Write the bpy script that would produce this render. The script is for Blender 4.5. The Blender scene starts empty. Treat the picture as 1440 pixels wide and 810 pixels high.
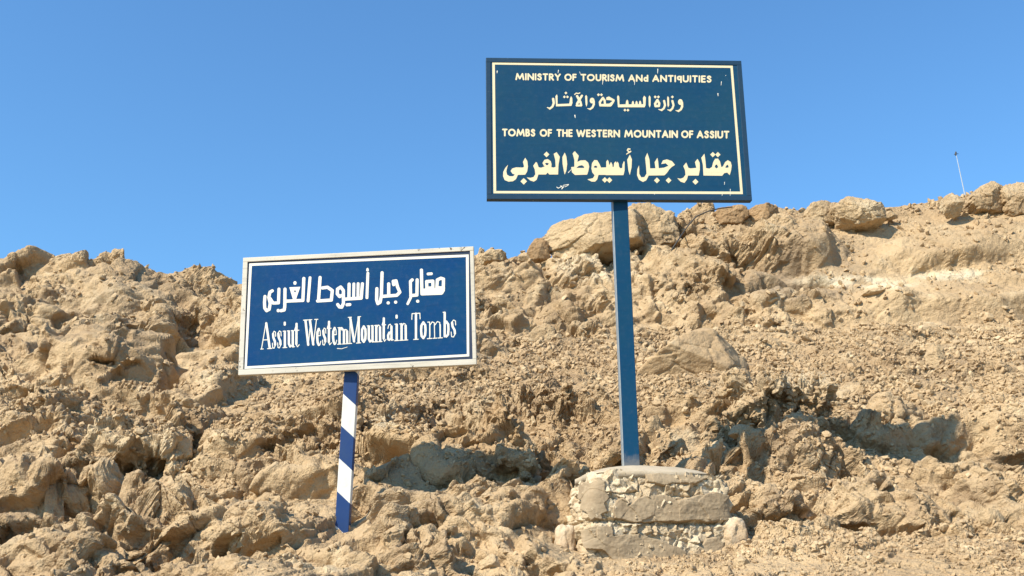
import bpy, bmesh, math, random
import numpy as np
from mathutils import Matrix, Vector

# ------------------------------------------------------------------ camera, light
SC = bpy.context.scene
EYE = 1.6                                   # camera height over the road
PITCH = math.radians(17.5)
FPX = 1500.0                                # focal length in pixels of a 1440 wide frame
cam_d = bpy.data.cameras.new('camera')
cam_d.sensor_width = 36.0
cam_d.lens = FPX / 1440 * 36.0
cam_d.clip_start = 0.05
cam_d.clip_end = 3000
cam = bpy.data.objects.new('camera', cam_d)
cam.location = (0, 0, EYE)
cam.rotation_euler = (math.pi / 2 + PITCH, 0, 0)
SC.collection.objects.link(cam)
SC.camera = cam

SUN_AZ = math.radians(49.5)                   # to the left of straight behind the camera
SUN_EL = math.radians(42)
sun_vec = Vector((-math.sin(SUN_AZ) * math.cos(SUN_EL), -math.cos(SUN_AZ) * math.cos(SUN_EL), math.sin(SUN_EL)))
sd = bpy.data.lights.new('sun', 'SUN')
sd.energy = 5.0
sd.angle = math.radians(0.5)
sd.color = (1.0, 0.94, 0.80)
sun = bpy.data.objects.new('sun', sd)
sun.rotation_euler = sun_vec.to_track_quat('Z', 'Y').to_euler()
sun.location = (-6, -6, 12)
SC.collection.objects.link(sun)

w = bpy.data.worlds.new('World')
SC.world = w
w.use_nodes = True
wn = w.node_tree.nodes
wn.clear()
sky = wn.new('ShaderNodeTexSky')
sky.sky_type = 'NISHITA'
sky.sun_disc = False
sky.sun_elevation = SUN_EL
sky.sun_rotation = math.atan2(sun_vec.x, sun_vec.y)
sky.altitude = 200
sky.air_density = 1.3
sky.dust_density = 0.6
sky.ozone_density = 3.0
bg = wn.new('ShaderNodeBackground')
bg.inputs['Strength'].default_value = 0.097
wo = wn.new('ShaderNodeOutputWorld')
tint = wn.new('ShaderNodeMix')
tint.data_type = 'RGBA'
tint.blend_type = 'MULTIPLY'
tint.inputs[0].default_value = 1.0
tint.inputs[7].default_value = (0.71, 1.13, 1.43, 1)
w.node_tree.links.new(sky.outputs[0], tint.inputs[6])
w.node_tree.links.new(tint.outputs[2], bg.inputs[0])
w.node_tree.links.new(bg.outputs[0], wo.inputs[0])

SC.view_settings.view_transform = 'Standard'
SC.view_settings.look = 'None'
SC.view_settings.gamma = 1
SC.view_settings.exposure = 0.62

# ------------------------------------------------------------------ small helpers
rng = np.random.default_rng(7)
random.seed(7)
CS, SN = math.cos(PITCH), math.sin(PITCH)


def zy(py):                                 # rise per metre of depth seen at picture row py
    U = 405.0 - np.asarray(py, float)
    return (FPX * SN + U * CS) / (FPX * CS - U * SN)


def ray(px, py):
    X = px - 720.0
    U = 405.0 - py
    return np.array([X, FPX * CS - U * SN, FPX * SN + U * CS])


def project(P):
    x, y, z = P[..., 0], P[..., 1], P[..., 2] - EYE
    d = y * CS + z * SN
    return 720 + FPX * x / d, 405 - FPX * (-y * SN + z * CS) / d, d


def depth_point(px, py, y):                 # the point at depth y seen at px, py
    r = ray(px, py)
    p = r * (y / r[1])
    return np.array([p[0], p[1], p[2] + EYE])


def sstep(a, b, x):
    t = np.clip((x - a) / (b - a), 0, 1)
    return t * t * (3 - 2 * t)


def mesh_np(name, V, Fq, smooth=True):
    """mesh from arrays; Fq is an (n,3) or (n,4) index array"""
    me = bpy.data.meshes.new(name)
    V = np.asarray(V, np.float32)
    Fq = np.asarray(Fq, np.int32)
    k = Fq.shape[1]
    me.vertices.add(len(V))
    me.vertices.foreach_set('co', V.ravel())
    me.loops.add(Fq.size)
    me.loops.foreach_set('vertex_index', Fq.ravel())
    me.polygons.add(len(Fq))
    me.polygons.foreach_set('loop_start', np.arange(0, Fq.size, k, dtype=np.int32))
    me.polygons.foreach_set('loop_total', np.full(len(Fq), k, np.int32))
    me.polygons.foreach_set('use_smooth', np.full(len(Fq), smooth, bool))
    me.update(calc_edges=True)
    me.validate()
    return me


def link(name, me, mat=None, parent=None, **props):
    if isinstance(me, tuple):
        V, F_ = me
        m = bpy.data.meshes.new(name)
        m.from_pydata([tuple(v) for v in V], [], F_)
        m.update()
        me = m
    o = bpy.data.objects.new(name, me)
    SC.collection.objects.link(o)
    if mat is not None and not me.materials:
        me.materials.append(mat)
    if parent is not None:
        o.parent = parent
    for k, v in props.items():
        o[k] = v
    return o


def empty(name, loc, **props):
    o = bpy.data.objects.new(name, None)
    o.empty_display_size = 0.1
    o.location = loc
    SC.collection.objects.link(o)
    for k, v in props.items():
        o[k] = v
    return o


def float_attr(me, name, arr):
    a = me.attributes.new(name, 'FLOAT', 'POINT')
    a.data.foreach_set('value', np.asarray(arr, np.float32))


# ------------------------------------------------------------------ noise in numpy
def hash2(ix, iy, seed):
    h = (ix.astype(np.int64) * 374761393 + iy.astype(np.int64) * 668265263 + seed * 974634777) & 0xffffffff
    h = ((h ^ (h >> 13)) * 1274126177) & 0xffffffff
    h = h ^ (h >> 16)
    return (h & 0xffffff).astype(np.float32) / 16777216.0


def noise2(x, y, seed):
    ix, iy = np.floor(x), np.floor(y)
    fx, fy = (x - ix).astype(np.float32), (y - iy).astype(np.float32)
    ix = ix.astype(np.int64)
    iy = iy.astype(np.int64)
    ux = fx * fx * fx * (fx * (fx * 6 - 15) + 10)
    uy = fy * fy * fy * (fy * (fy * 6 - 15) + 10)

    def g(dx, dy):
        a = hash2(ix + dx, iy + dy, seed) * 6.2831853
        return np.cos(a) * (fx - dx) + np.sin(a) * (fy - dy)
    a, b, c, d = g(0, 0), g(1, 0), g(0, 1), g(1, 1)
    return ((a + (b - a) * ux) * (1 - uy) + (c + (d - c) * ux) * uy) * 1.5      # about -1..1


def fbm(x, y, seed, octv=4, gain=0.5, ridged=False):
    s = 0
    amp = 1.0
    tot = 0
    for k in range(octv):
        n = noise2(x, y, seed + k * 17)
        if ridged:
            n = 1 - 2 * np.abs(n)
        s = s + amp * n
        tot += amp
        amp *= gain
        x = x * 2.03 + 13.7
        y = y * 2.03 + 7.1
    return s / tot


def blocks(x, y, size, seed, tilt=0.8, jit=0.9):
    """cracked rock: each cell is a tilted plate at its own height; returns height (about -1..1) and distance to the crack"""
    u, v = x / size, y / size
    ix, iy = np.floor(u).astype(np.int64), np.floor(v).astype(np.int64)
    d1 = np.full(u.shape, 9.0, np.float32)
    d2 = d1.copy()
    hh = np.zeros_like(d1)
    for dx in (-1, 0, 1):
        for dy in (-1, 0, 1):
            cx, cy = ix + dx, iy + dy
            px = cx + 0.5 + (hash2(cx, cy, seed) - 0.5) * jit
            py = cy + 0.5 + (hash2(cx, cy, seed + 1) - 0.5) * jit
            ax, ay = u - px, v - py
            d = np.sqrt(ax * ax + ay * ay).astype(np.float32)
            r = hash2(cx, cy, seed + 2) * 2 - 1
            tx = hash2(cx, cy, seed + 3) * 2 - 1
            ty = hash2(cx, cy, seed + 4) * 2 - 1
            h = (r * 0.7 + tilt * (tx * ax + ty * ay) * 1.6).astype(np.float32)
            near = d < d1
            d2 = np.where(near, d1, np.minimum(d2, d))
            hh = np.where(near, h, hh)
            d1 = np.where(near, d, d1)
    return hh, d2 - d1


# ------------------------------------------------------------------ materials
def new_mat(name, rough=0.9, spec=0.2):
    m = bpy.data.materials.new(name)
    m.use_nodes = True
    nt = m.node_tree
    b = nt.nodes['Principled BSDF']
    b.inputs['Roughness'].default_value = rough
    b.inputs['Specular IOR Level'].default_value = spec
    return m, nt, b


def nd(nt, typ, **kw):
    n = nt.nodes.new(typ)
    for k, v in kw.items():
        setattr(n, k, v)
    return n


def mix_rgb(nt, fac, a, b, mode='MIX'):
    n = nd(nt, 'ShaderNodeMix', data_type='RGBA', blend_type=mode)
    for sock, val in ((n.inputs[0], fac), (n.inputs[6], a), (n.inputs[7], b)):
        if hasattr(val, 'links'):
            nt.links.new(val, sock)
        elif isinstance(val, (int, float)):
            sock.default_value = val
        else:
            sock.default_value = tuple(val) + (1,)
    return n.outputs[2]


def noise_node(nt, coord, scale, detail=5, rough=0.55):
    n = nd(nt, 'ShaderNodeTexNoise')
    n.inputs['Scale'].default_value = scale
    n.inputs['Detail'].default_value = detail
    n.inputs['Roughness'].default_value = rough
    nt.links.new(coord, n.inputs['Vector'])
    return n.outputs['Fac']


def ramp(nt, src, a, b):
    n = nd(nt, 'ShaderNodeMapRange', interpolation_type='SMOOTHSTEP')
    nt.links.new(src, n.inputs['Value'])
    n.inputs['From Min'].default_value = a
    n.inputs['From Max'].default_value = b
    return n.outputs['Result']


def math_node(nt, op, a, b=0.0):
    n = nd(nt, 'ShaderNodeMath', operation=op)
    for i, v in enumerate((a, b)):
        if hasattr(v, 'links'):
            nt.links.new(v, n.inputs[i])
        else:
            n.inputs[i].default_value = v
    return n.outputs[0]


TAN = (0.475, 0.335, 0.192)
TAN2 = (0.385, 0.262, 0.146)
PALE = (0.62, 0.49, 0.315)
BROWN = (0.235, 0.155, 0.09)
GREYB = (0.32, 0.24, 0.16)


def rock_material(name, scale=1.0, use_attr=False, rnd=False, bump=1.0):
    m, nt, b = new_mat(name, 0.95, 0.1)
    tc = nd(nt, 'ShaderNodeTexCoord')
    geo = nd(nt, 'ShaderNodeNewGeometry')
    co = geo.outputs['Position']
    n1 = noise_node(nt, co, 0.45 * scale, 6, 0.6)
    n2 = noise_node(nt, co, 2.3 * scale, 6, 0.65)
    n3 = noise_node(nt, co, 11 * scale, 5, 0.7)
    n4 = noise_node(nt, co, 45 * scale, 3, 0.7)
    c = mix_rgb(nt, ramp(nt, n1, 0.38, 0.62), TAN, TAN2)
    c = mix_rgb(nt, math_node(nt, 'MULTIPLY', ramp(nt, n2, 0.52, 0.72), 0.6), c, PALE)
    c = mix_rgb(nt, math_node(nt, 'MULTIPLY', ramp(nt, n2, 0.47, 0.34), 0.55), c, BROWN)
    c = mix_rgb(nt, math_node(nt, 'MULTIPLY', ramp(nt, n3, 0.55, 0.75), 0.45), c, BROWN)
    c = mix_rgb(nt, math_node(nt, 'MULTIPLY', ramp(nt, n4, 0.5, 0.8), 0.35), c, GREYB)
    n5 = noise_node(nt, co, 1.05 * scale, 7, 0.72)
    c = mix_rgb(nt, math_node(nt, 'MULTIPLY', ramp(nt, n5, 0.52, 0.66), 0.5), c, BROWN)
    if use_attr:
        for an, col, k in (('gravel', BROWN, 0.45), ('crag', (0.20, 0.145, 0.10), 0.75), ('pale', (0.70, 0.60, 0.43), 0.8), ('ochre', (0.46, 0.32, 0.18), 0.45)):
            at = nd(nt, 'ShaderNodeAttribute', attribute_name=an)
            c = mix_rgb(nt, math_node(nt, 'MULTIPLY', at.outputs['Fac'], k), c, col)
    if rnd:
        oi = nd(nt, 'ShaderNodeObjectInfo')
        c = mix_rgb(nt, math_node(nt, 'MULTIPLY', oi.outputs['Random'], 0.14), c, PALE)
    nt.links.new(c, b.inputs['Base Color'])
    vo = nd(nt, 'ShaderNodeTexVoronoi', feature='F1')
    vo.inputs['Scale'].default_value = 16 * scale
    nt.links.new(co, vo.inputs['Vector'])
    h = math_node(nt, 'ADD', math_node(nt, 'MULTIPLY', n3, 1.0), math_node(nt, 'MULTIPLY', n4, 0.45))
    h = math_node(nt, 'ADD', h, math_node(nt, 'MULTIPLY', vo.outputs['Distance'], -0.35))
    bp = nd(nt, 'ShaderNodeBump')
    bp.inputs['Strength'].default_value = 0.9 * bump
    bp.inputs['Distance'].default_value = 0.045 / scale
    nt.links.new(h, bp.inputs['Height'])
    nt.links.new(bp.outputs[0], b.inputs['Normal'])
    return m


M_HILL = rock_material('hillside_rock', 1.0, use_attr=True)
M_ROCK = rock_material('boulder_rock', 1.0, rnd=True)
M_STONE = rock_material('rubble_stone', 2.0, rnd=True, bump=0.6)

# ------------------------------------------------------------------ the hillside
# profiles: depth and the picture row at which that depth shows, turned into real heights
RK = np.array([(5.0, 850), (5.6, 824), (6.3, 797), (6.6, 781), (6.95, 747), (7.6, 668), (8.2, 607), (9.2, 562), (11.5, 508), (14.2, 458),
               (14.8, 425), (15.8, 352), (16.9, 292)], float)
LK = np.array([(5.0, 840), (5.7, 800), (6.6, 748), (7.6, 662), (8.8, 572), (10.2, 472), (11.4, 400), (12.2, 356)], float)
SKY_R = np.array([(-400, 440), (0, 440), (300, 420), (560, 385), (640, 366), (700, 361), (745, 362), (780, 352), (830, 345), (900, 330), (950, 312), (1000, 300),
                  (1060, 299), (1120, 297), (1170, 298), (1240, 297), (1300, 292), (1350, 284), (1400, 277), (1440, 272), (1900, 250)], float)
SKY_L = np.array([(-400, 360), (0, 366), (60, 367), (110, 368), (150, 363), (200, 381), (260, 383), (300, 389), (340, 394),
                  (420, 410), (520, 432), (600, 448), (660, 462), (700, 480), (740, 505), (800, 560), (900, 640), (1000, 760), (1100, 840), (1900, 900)], float)


def z_right(x, y):
    yk = np.concatenate([[-60, 1.0, 4.2], RK[:, 0], [18.0, 21, 40, 80]])
    zk = np.concatenate([[-1.6, -1.6, -1.3], RK[:, 0] * zy(RK[:, 1]), [6.7, 6.3, 3.0, 1.0]])
    z = np.interp(y, yk, zk)
    px = 720 + x / np.maximum(y, 1) * 1490
    sk = np.interp(px, SKY_R[:, 0], SKY_R[:, 1])
    f = zy(sk) / zy(292.0)
    return z * (1 + (f - 1) * sstep(11.5, 16.9, y))


def z_left(x, y):
    yk = np.concatenate([[-60, 1.0, 4.2], LK[:, 0], [13.2, 16, 20, 80]])
    zk = np.concatenate([[-1.6, -1.6, -1.3], LK[:, 0] * zy(LK[:, 1]), [4.1, 2.0, -0.5, -3]])
    z = np.interp(y, yk, zk)
    px = 720 + x / np.maximum(y, 1) * 1480
    sk = np.interp(px, SKY_L[:, 0], SKY_L[:, 1])
    f = zy(sk) / zy(356.0)
    return z * (1 + (f - 1) * sstep(6.4, 11.6, y))


def z_base(x, y):
    a, b = z_left(x, y), z_right(x, y)
    k = 0.12
    h = np.clip(0.5 + 0.5 * (a - b) / k, 0, 1)
    z = b * (1 - h) + a * h + k * h * (1 - h)
    z = z + 0.07 * np.exp(-(((x + 1.02) / 0.5) ** 2 + ((y - 6.4) / 0.4) ** 2))      # little mound under the small sign
    return z + EYE


def on_base(px, py):
    r = ray(px, py)
    ys = np.linspace(4.6, 18, 1400)
    P = r[None] * (ys / r[1])[:, None]
    hit = np.nonzero(P[:, 2] + EYE <= z_base(P[:, 0], P[:, 1]))[0]
    i = hit[0] if len(hit) else len(ys) - 200
    return np.array([P[i, 0], P[i, 1], z_base(P[i, 0], P[i, 1])]), i


def make_rows():
    """rows of the sheet: close together where the slope is steep or near"""
    ys = [4.6]
    while ys[-1] < 17.6:
        y = ys[-1]
        zr = [float(z_right(np.array(2.5), np.array(v))) for v in (y, y + 0.02)]
        zl = [float(z_left(np.array(-3.0), np.array(v))) for v in (y, y + 0.02)]
        best = max(abs((zr[1] / (y + 0.02) - zr[0] / y)), abs((zl[1] / (y + 0.02) - zl[0] / y)), 0.0006) / 0.02
        ys.append(y + min(0.00115 / best, 0.05, 0.004 * y / 5))
    front = [-45, -20, -8, -2, 1.5, 3, 3.8, 4.1, 4.3, 4.45, 4.53]
    back = [17.68, 17.8, 18, 18.4, 19, 20, 22, 26, 34, 50, 80, 200, 900]
    return np.array(front + ys + back)


ROWS = make_rows()
tdense = np.arange(-0.590, 0.5901, 0.00102)
side = np.array([0.003, 0.006, 0.012, 0.024, 0.045, 0.08, 0.13, 0.2, 0.35, 0.7, 1.5, 4, 12])
TCOL = np.concatenate([-0.590 - side[::-1], tdense, 0.590 + side])
YY, TT = np.meshgrid(ROWS, TCOL, indexing='ij')
XX = TT * np.maximum(YY, 4.0)
ZZ = z_base(XX, YY)
far = sstep(60, 150, YY)
ZZ = ZZ * (1 - far)
# arc length along the slope and the base normal
SS = np.zeros_like(ZZ)
dz = np.diff(ZZ, axis=0)
dy = np.diff(YY, axis=0)
SS[1:] = np.cumsum(np.sqrt(dz ** 2 + dy ** 2), axis=0)
# a smoothed slope for the normal
yy_off = 0.35
Ny = -(z_base(XX, YY + yy_off) - z_base(XX, YY - yy_off)) / (2 * yy_off)
Nx = -(z_base(XX + yy_off, YY) - z_base(XX - yy_off, YY)) / (2 * yy_off)
# slopes face the road: keep the push direction leaning out, never backwards
Nz = np.ones_like(Ny)
Ny = np.clip(Ny, -1.6, 0.0)
nn = np.sqrt(Nx ** 2 + Ny ** 2 + 1)
NX, NY, NZ = Nx / nn, Ny / nn, Nz / nn
PX = 720 + FPX * XX / (YY * CS + (ZZ - EYE) * SN)
PYr = 405 - FPX * (-YY * SN + (ZZ - EYE) * CS) / (YY * CS + (ZZ - EYE) * SN)
near_any = (YY > 4.6) & (YY < 18.5) & (np.abs(TT) < 0.75)
detail = np.where(near_any, 1.0, 0.0)

# regions of the hill, in metres on the ground
left_w = sstep(-0.10, 0.16, z_left(XX, YY) - z_right(XX, YY))                      # 1 on the near left mass
scree = (1 - left_w) * sstep(8.5, 9.3, YY) * (1 - sstep(13.6, 14.3, YY + 0.5 * fbm(XX * 0.6, YY * 0.3, 5, 3)))
shelf = sstep(5.0, 5.5, YY) * (1 - sstep(6.35, 6.75, YY)) * sstep(0.2, 1.3, XX)     # flat verge at the lower right
cliff = (1 - left_w) * sstep(13.9, 14.4, YY)
outcrop = (1 - left_w) * sstep(6.5, 6.9, YY) * (1 - sstep(8.6, 9.4, YY))
smooth_r = cliff * sstep(3.2, 5.2, XX)                                              # dusty rounded slope, upper right
print('grid', YY.shape)

x, s = XX, SS
wx = x + 0.22 * fbm(x * 1.3, s * 1.3, 11, 3)
ws = s + 0.22 * fbm(x * 1.3 + 9, s * 1.3, 12, 3)
# shear so that the joints of the left mass rise to the right
wxl = wx + 0.55 * ws
D = np.zeros_like(x, dtype=np.float64)
near_l = (1 - sstep(0.0, 0.7, XX)) * (1 - sstep(6.8, 7.6, YY))
rough = np.clip(np.maximum(left_w * 0.9, near_l * 0.8) + outcrop * 1.05 + cliff * (1 - smooth_r * 0.65) * 1.0 + scree * 0.25, 0, 1.2) * (1 - shelf * 0.85)

D += 0.20 * fbm(x * 0.5, s * 0.5, 21, 3) * rough
b, e = blocks(wxl, ws * 1.5, 1.15, 31)
D += 0.15 * b * rough
D -= 0.06 * (1 - sstep(0, 0.10, e)) * rough
b, e = blocks(wx * 1.0 + 3, ws * 1.25 + 0.35 * wx, 0.52, 41)
m = sstep(-0.35, 0.3, fbm(x * 0.8, s * 0.8, 42, 2))
D += 0.090 * b * rough * (0.45 + 0.8 * m)
D -= 0.035 * (1 - sstep(0, 0.14, e)) * rough * m
fine_m = sstep(-0.3, 0.35, fbm(x * 1.4 + 4, s * 1.4, 52, 3))
D += 0.10 * fbm(x * 1.1, s * 1.1, 97, 2) * scree


def lump(px, py, wp, hp, prot, seed, ang=0.0, sharp=1.0):
    """an outcropping block of the hill's own rock (or, with prot < 0, a hollow)"""
    c, _ = on_base(px, py)
    dist = math.sqrt(c[0] ** 2 + c[1] ** 2 + (c[2] - EYE) ** 2)
    R = wp / FPX * dist / 2
    Rh = hp / FPX * dist / 2 / 0.75
    i = int(np.argmin(np.abs(ROWS - c[1])))
    j = int(np.argmin(np.abs(TCOL * max(c[1], 4) - c[0])))
    sc_ = SS[i, j]
    r = np.random.default_rng(seed)
    sel = (np.abs(XX - c[0]) < 2 * R) & (np.abs(SS - sc_) < 2.2 * Rh) & near_any
    qx = (XX[sel] - c[0]) / R
    qy = (SS[sel] - sc_) / Rh
    if ang:
        ca, sa = math.cos(ang), math.sin(ang)
        qx, qy = qx * ca + qy * sa, -qx * sa + qy * ca
    qx = qx + 0.10 * fbm(qx * 2, qy * 2, seed, 2)
    qy = qy + 0.10 * fbm(qx * 2 + 5, qy * 2, seed + 1, 2)
    h = np.full(qx.shape, 1.0) + 0.25 * (r.random() - 0.5) * qx + 0.3 * (r.random() - 0.5) * qy
    n = 7
    a0 = r.random() * 6.28
    for k in range(n):
        a = a0 + (k + 0.7 * (r.random() - 0.5)) * 6.283 / n
        dd = 0.9 + 0.2 * r.random()
        sl = sharp * (1.6 + 2.8 * r.random())
        h = np.minimum(h, (dd - (math.cos(a) * qx + math.sin(a) * qy)) * sl)
    h = np.clip(h, 0, None)
    h = h * (1 + 0.12 * fbm(qx * 2.5, qy * 2.5, seed + 3, 3))
    D[sel] = D[sel] * (1 - 0.5 * np.clip(h, 0, 1) * (prot > 0)) + prot * R * h
    return c


LUMPS = [  # px, py, width, height, protrusion, seed, turn
    (195, 635, 125, 80, .55, 1, .2), (335, 630, 130, 66, .5, 2, .3), (432, 622, 92, 58, .45, 3, 0), (300, 735, 96, 92, .6, 4, .5),
    (65, 692, 140, 62, .6, 5, 0), (45, 770, 90, 46, .5, 6, 0), (225, 745, 70, 70, .4, 47, .3), (410, 765, 110, 46, .4, 7, .4), (180, 432, 130, 62, .4, 8, .5),
    (95, 398, 100, 46, .2, 9, .4), (28, 445, 90, 46, .2, 10, .2), (235, 452, 56, 56, .6, 11, .6), (140, 520, 220, 90, .4, 12, .5),
    (312, 432, 80, 56, .4, 13, .3), (60, 600, 110, 60, .3, 50, .4), (310, 540, 90, 110, .45, 51, .3), (240, 420, 90, 40, .4, 52, .6),
    (575, 650, 60, 100, .45, 14, .2), (625, 650, 55, 90, .45, 48, .2), (700, 645, 130, 44, .5, 15, 0),
    (660, 705, 110, 40, .5, 16, 0), (560, 725, 80, 80, .45, 17, .2), (530, 610, 70, 70, .4, 18, .4), (700, 760, 90, 60, .4, 19, 0),
    (590, 785, 100, 50, .35, 20, 0), (480, 560, 80, 60, .35, 49, .2),
    (1090, 585, 200, 84, .55, 21, -.1), (1010, 640, 60, 70, .4, 22, 0), (1080, 660, 70, 56, .5, 23, .4), (1150, 650, 90, 70, .65, 24, .4), (1235, 600, 90, 50, .4, 25, 0),
    (1300, 590, 120, 80, .35, 26, .2), (1410, 590, 110, 150, .55, 27, 0), (1180, 715, 110, 54, .55, 28, 0), (1290, 728, 120, 44, .35, 29, 0),
    (1080, 720, 80, 56, .45, 30, 0), (1400, 700, 90, 50, .4, 31, 0), (1110, 755, 90, 36, .45, 32, 0), (1370, 530, 110, 50, .35, 33, .2),
    (1120, 355, 130, 70, .6, 34, 0), (1050, 345, 90, 80, .5, 35, 0), (970, 395, 120, 70, .4, 36, 0), (990, 350, 70, 50, .45, 37, 0), (915, 370, 90, 60, .35, 38, 0),
    (810, 385, 110, 60, .4, 39, 0), (715, 395, 100, 76, .45, 40, 0), (870, 415, 140, 56, .3, 41, 0), (1110, 430, 120, 50, .4, 42, 0), (1200, 440, 170, 60, .2, 43, 0),
    (1330, 430, 260, 84, .2, 44, .1), (1310, 360, 220, 50, .2, 45, 0), (1420, 335, 90, 90, .2, 46, 0), (1000, 430, 60, 50, .4, 53, 0),
    # hollows
    (252, 530, 36, 125, -2.4, 60, -.1), (262, 456, 44, 50, -1.5, 61, 0), (192, 472, 60, 34, -1.2, 62, 0), (28, 742, 90, 26, -1.8, 63, 0), (28, 470, 100, 34, -1.2, 64, 0),
    (700, 690, 110, 36, -.5, 65, 0), (1120, 408, 120, 44, -.7, 66, .4), (1225, 662, 130, 60, -.3, 67, 0), (1180, 580, 80, 30, -.15, 68, -.4),
    (1050, 640, 40, 30, -.6, 69, 0), (1170, 360, 26, 60, -.6, 70, 0), (100, 640, 40, 20, -.6, 71, 0), (340, 780, 60, 16, -.6, 72, 0), (1040, 375, 14, 60, -.9, 73, 0),
]
for L in LUMPS:
    lump(*L)

edge = sstep(4.6, 5.2, YY) * (1 - sstep(17.6, 18.4, YY)) * (1 - sstep(0.62, 0.8, np.abs(TT)))
crest = 1 - 0.25 * sstep(15.9, 16.8, YY) * (1 - left_w)
D *= edge * crest
# keep the ground calm where the footing and the small sign's post stand
foot = np.maximum(np.exp(-(((XX - 0.74) / 0.62) ** 2 + ((YY - 6.35) / 0.75) ** 2) ** 2), 0.85 * np.exp(-(((XX + 1.0) / 0.30) ** 2 + ((YY - 6.25) / 0.5) ** 2) ** 2))
D = D * (1 - 0.92 * foot) - 0.085 * foot
for ax_ in (0, 1):
    c_ = np.pad(D, [(3, 3) if q == ax_ else (0, 0) for q in (0, 1)], mode='edge')
    D = sum(np.take(c_, range(k, k + D.shape[ax_]), ax_) * wk for k, wk in zip(range(7), (.06, .12, .2, .24, .2, .12, .06)))
VX, VY, VZ = XX + NX * D, YY + NY * D, ZZ + NZ * D
NR, NC = YY.shape


def blur(A, n, axis):
    for _ in range(2):
        c = np.cumsum(np.concatenate([np.repeat(np.take(A, [0], axis), n + 1, axis), A, np.repeat(np.take(A, [-1], axis), n, axis)], axis), axis=axis)
        m_ = c.shape[axis]
        A = (np.take(c, range(2 * n + 1, m_), axis) - np.take(c, range(0, m_ - 2 * n - 1), axis)) / (2 * n + 1)
    return A


def resample(axis, C, rng_, keep):
    """even out the spacing of the sheet's points along one axis, so that steep faces get points too;
    the new spacing varies slowly from one line of points to the next"""
    C = np.moveaxis(C, axis, 0)
    a0, a1 = rng_
    S = C[a0:a1 + 1]
    L = np.linalg.norm(np.diff(S[..., :3], axis=0), axis=-1) / np.maximum(np.linalg.norm(S[1:, ..., :3], axis=-1), 1.0) + 1e-7
    L = blur(L, 3, 1)
    cum = np.concatenate([np.zeros((1, L.shape[1])), np.cumsum(L, axis=0)])
    n = S.shape[0]
    k = np.arange(n, dtype=float)
    F_ = np.empty((n, S.shape[1]))
    for j in range(S.shape[1]):
        tgt = keep * np.linspace(0, cum[-1, j], n) + (1 - keep) * cum[:, j]
        F_[:, j] = np.interp(tgt, cum[:, j], k)
    F_ = np.clip(blur(F_, 5, 1), 0, n - 1)
    F_[0], F_[-1] = 0, n - 1
    i0 = np.minimum(F_.astype(int), n - 2)
    t = (F_ - i0)[..., None]
    jj = np.arange(S.shape[1])[None]
    C = C.copy()
    C[a0:a1 + 1] = S[i0, jj] * (1 - t) + S[i0 + 1, jj] * t
    return np.moveaxis(C, 0, axis)


r_rng = (int(np.searchsorted(ROWS, 4.7)), int(np.searchsorted(ROWS, 17.4)))
c_rng = (len(side), len(side) + len(tdense) - 1)
Cst = np.stack([VX, VY, VZ - EYE, XX, YY, ZZ, SS, rough, scree, shelf, left_w, cliff, outcrop, smooth_r, fine_m], -1)
Cst = resample(0, Cst, r_rng, 0.7)
Cst = resample(1, Cst, c_rng, 0.6)
VX, VY, VZ, XX, YY, ZZ, SS, rough, scree, shelf, left_w, cliff, outcrop, smooth_r, fine_m = [Cst[..., k] for k in range(15)]
VZ = VZ + EYE
V = np.stack([VX, VY, VZ], -1)


def grid_normals(V):
    gx, gy = np.zeros_like(V), np.zeros_like(V)
    gx[:, 1:-1] = V[:, 2:] - V[:, :-2]
    gy[1:-1] = V[2:] - V[:-2]
    N = np.cross(gx, gy)
    return N / np.maximum(np.linalg.norm(N, axis=-1, keepdims=True), 1e-9)



N2 = blur(blur(grid_normals(V), 4, 0), 4, 1)
N2 /= np.maximum(np.linalg.norm(N2, axis=-1, keepdims=True), 1e-9)


def joints(V):
    """fracture coordinates that follow the rock in space, so steep faces are cut as well"""
    ca2 = V[..., 0] + 0.30 * V[..., 1]
    cb2 = (V[..., 2] - EYE) * 1.10 + 0.55 * V[..., 1]
    q1 = fbm(ca2 * 2.6, cb2 * 2.6, 1001, 3)
    q2 = fbm(ca2 * 2.6 + 31, cb2 * 2.6 + 17, 1002, 3)
    return ca2, cb2, ca2 + 0.06 * q1, cb2 + 0.06 * q2


def patch(px, py, wp, hp):
    return np.exp(-(((PX - px) / wp) ** 2 + ((PYr - py) / hp) ** 2) ** 2)


# second pass: angular fracture blocks
ca2, cb2, ca3, cb3 = joints(V)
PX, PYr, _d = project(V)
edge_m = sstep(4.6, 5.2, YY) * (1 - sstep(17.0, 17.4, YY)) * (np.abs(XX / np.maximum(YY, 4)) < 0.592)
footm = np.maximum(np.exp(-(((XX - 0.74) / 0.62) ** 2 + ((YY - 6.35) / 0.75) ** 2) ** 2), 0.7 * np.exp(-(((XX + 1.0) / 0.30) ** 2 + ((YY - 6.25) / 0.5) ** 2) ** 2))
calm = np.clip(patch(130, 520, 110, 50) + patch(300, 540, 45, 70) + patch(420, 560, 80, 40) + patch(180, 630, 60, 30) + patch(330, 640, 50, 30) + patch(590, 660, 50, 50)
               + patch(1400, 560, 50, 120) + patch(1330, 545, 60, 30) + patch(1150, 690, 40, 25) + patch(130, 400, 40, 25), 0, 1)
msk = sstep(-0.35, 0.40, fbm(ca2 * 0.9 + 7, cb2 * 0.9, 1003, 3))
bedu, bedv = ca3 * 0.80 + cb3 * 0.60, cb3 * 0.80 - ca3 * 0.60
altu, altv = cb3 * 0.95 - ca3 * 0.30, ca3 * 0.95 + cb3 * 0.30                   # a second, steep set of joints
setm = (fbm(ca2 * 0.7 + 40, cb2 * 0.7, 1009, 3) + 0.5 * (cliff * (VX > 2) - 0.1)) > 0.03
DB = np.zeros_like(VX)
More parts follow.
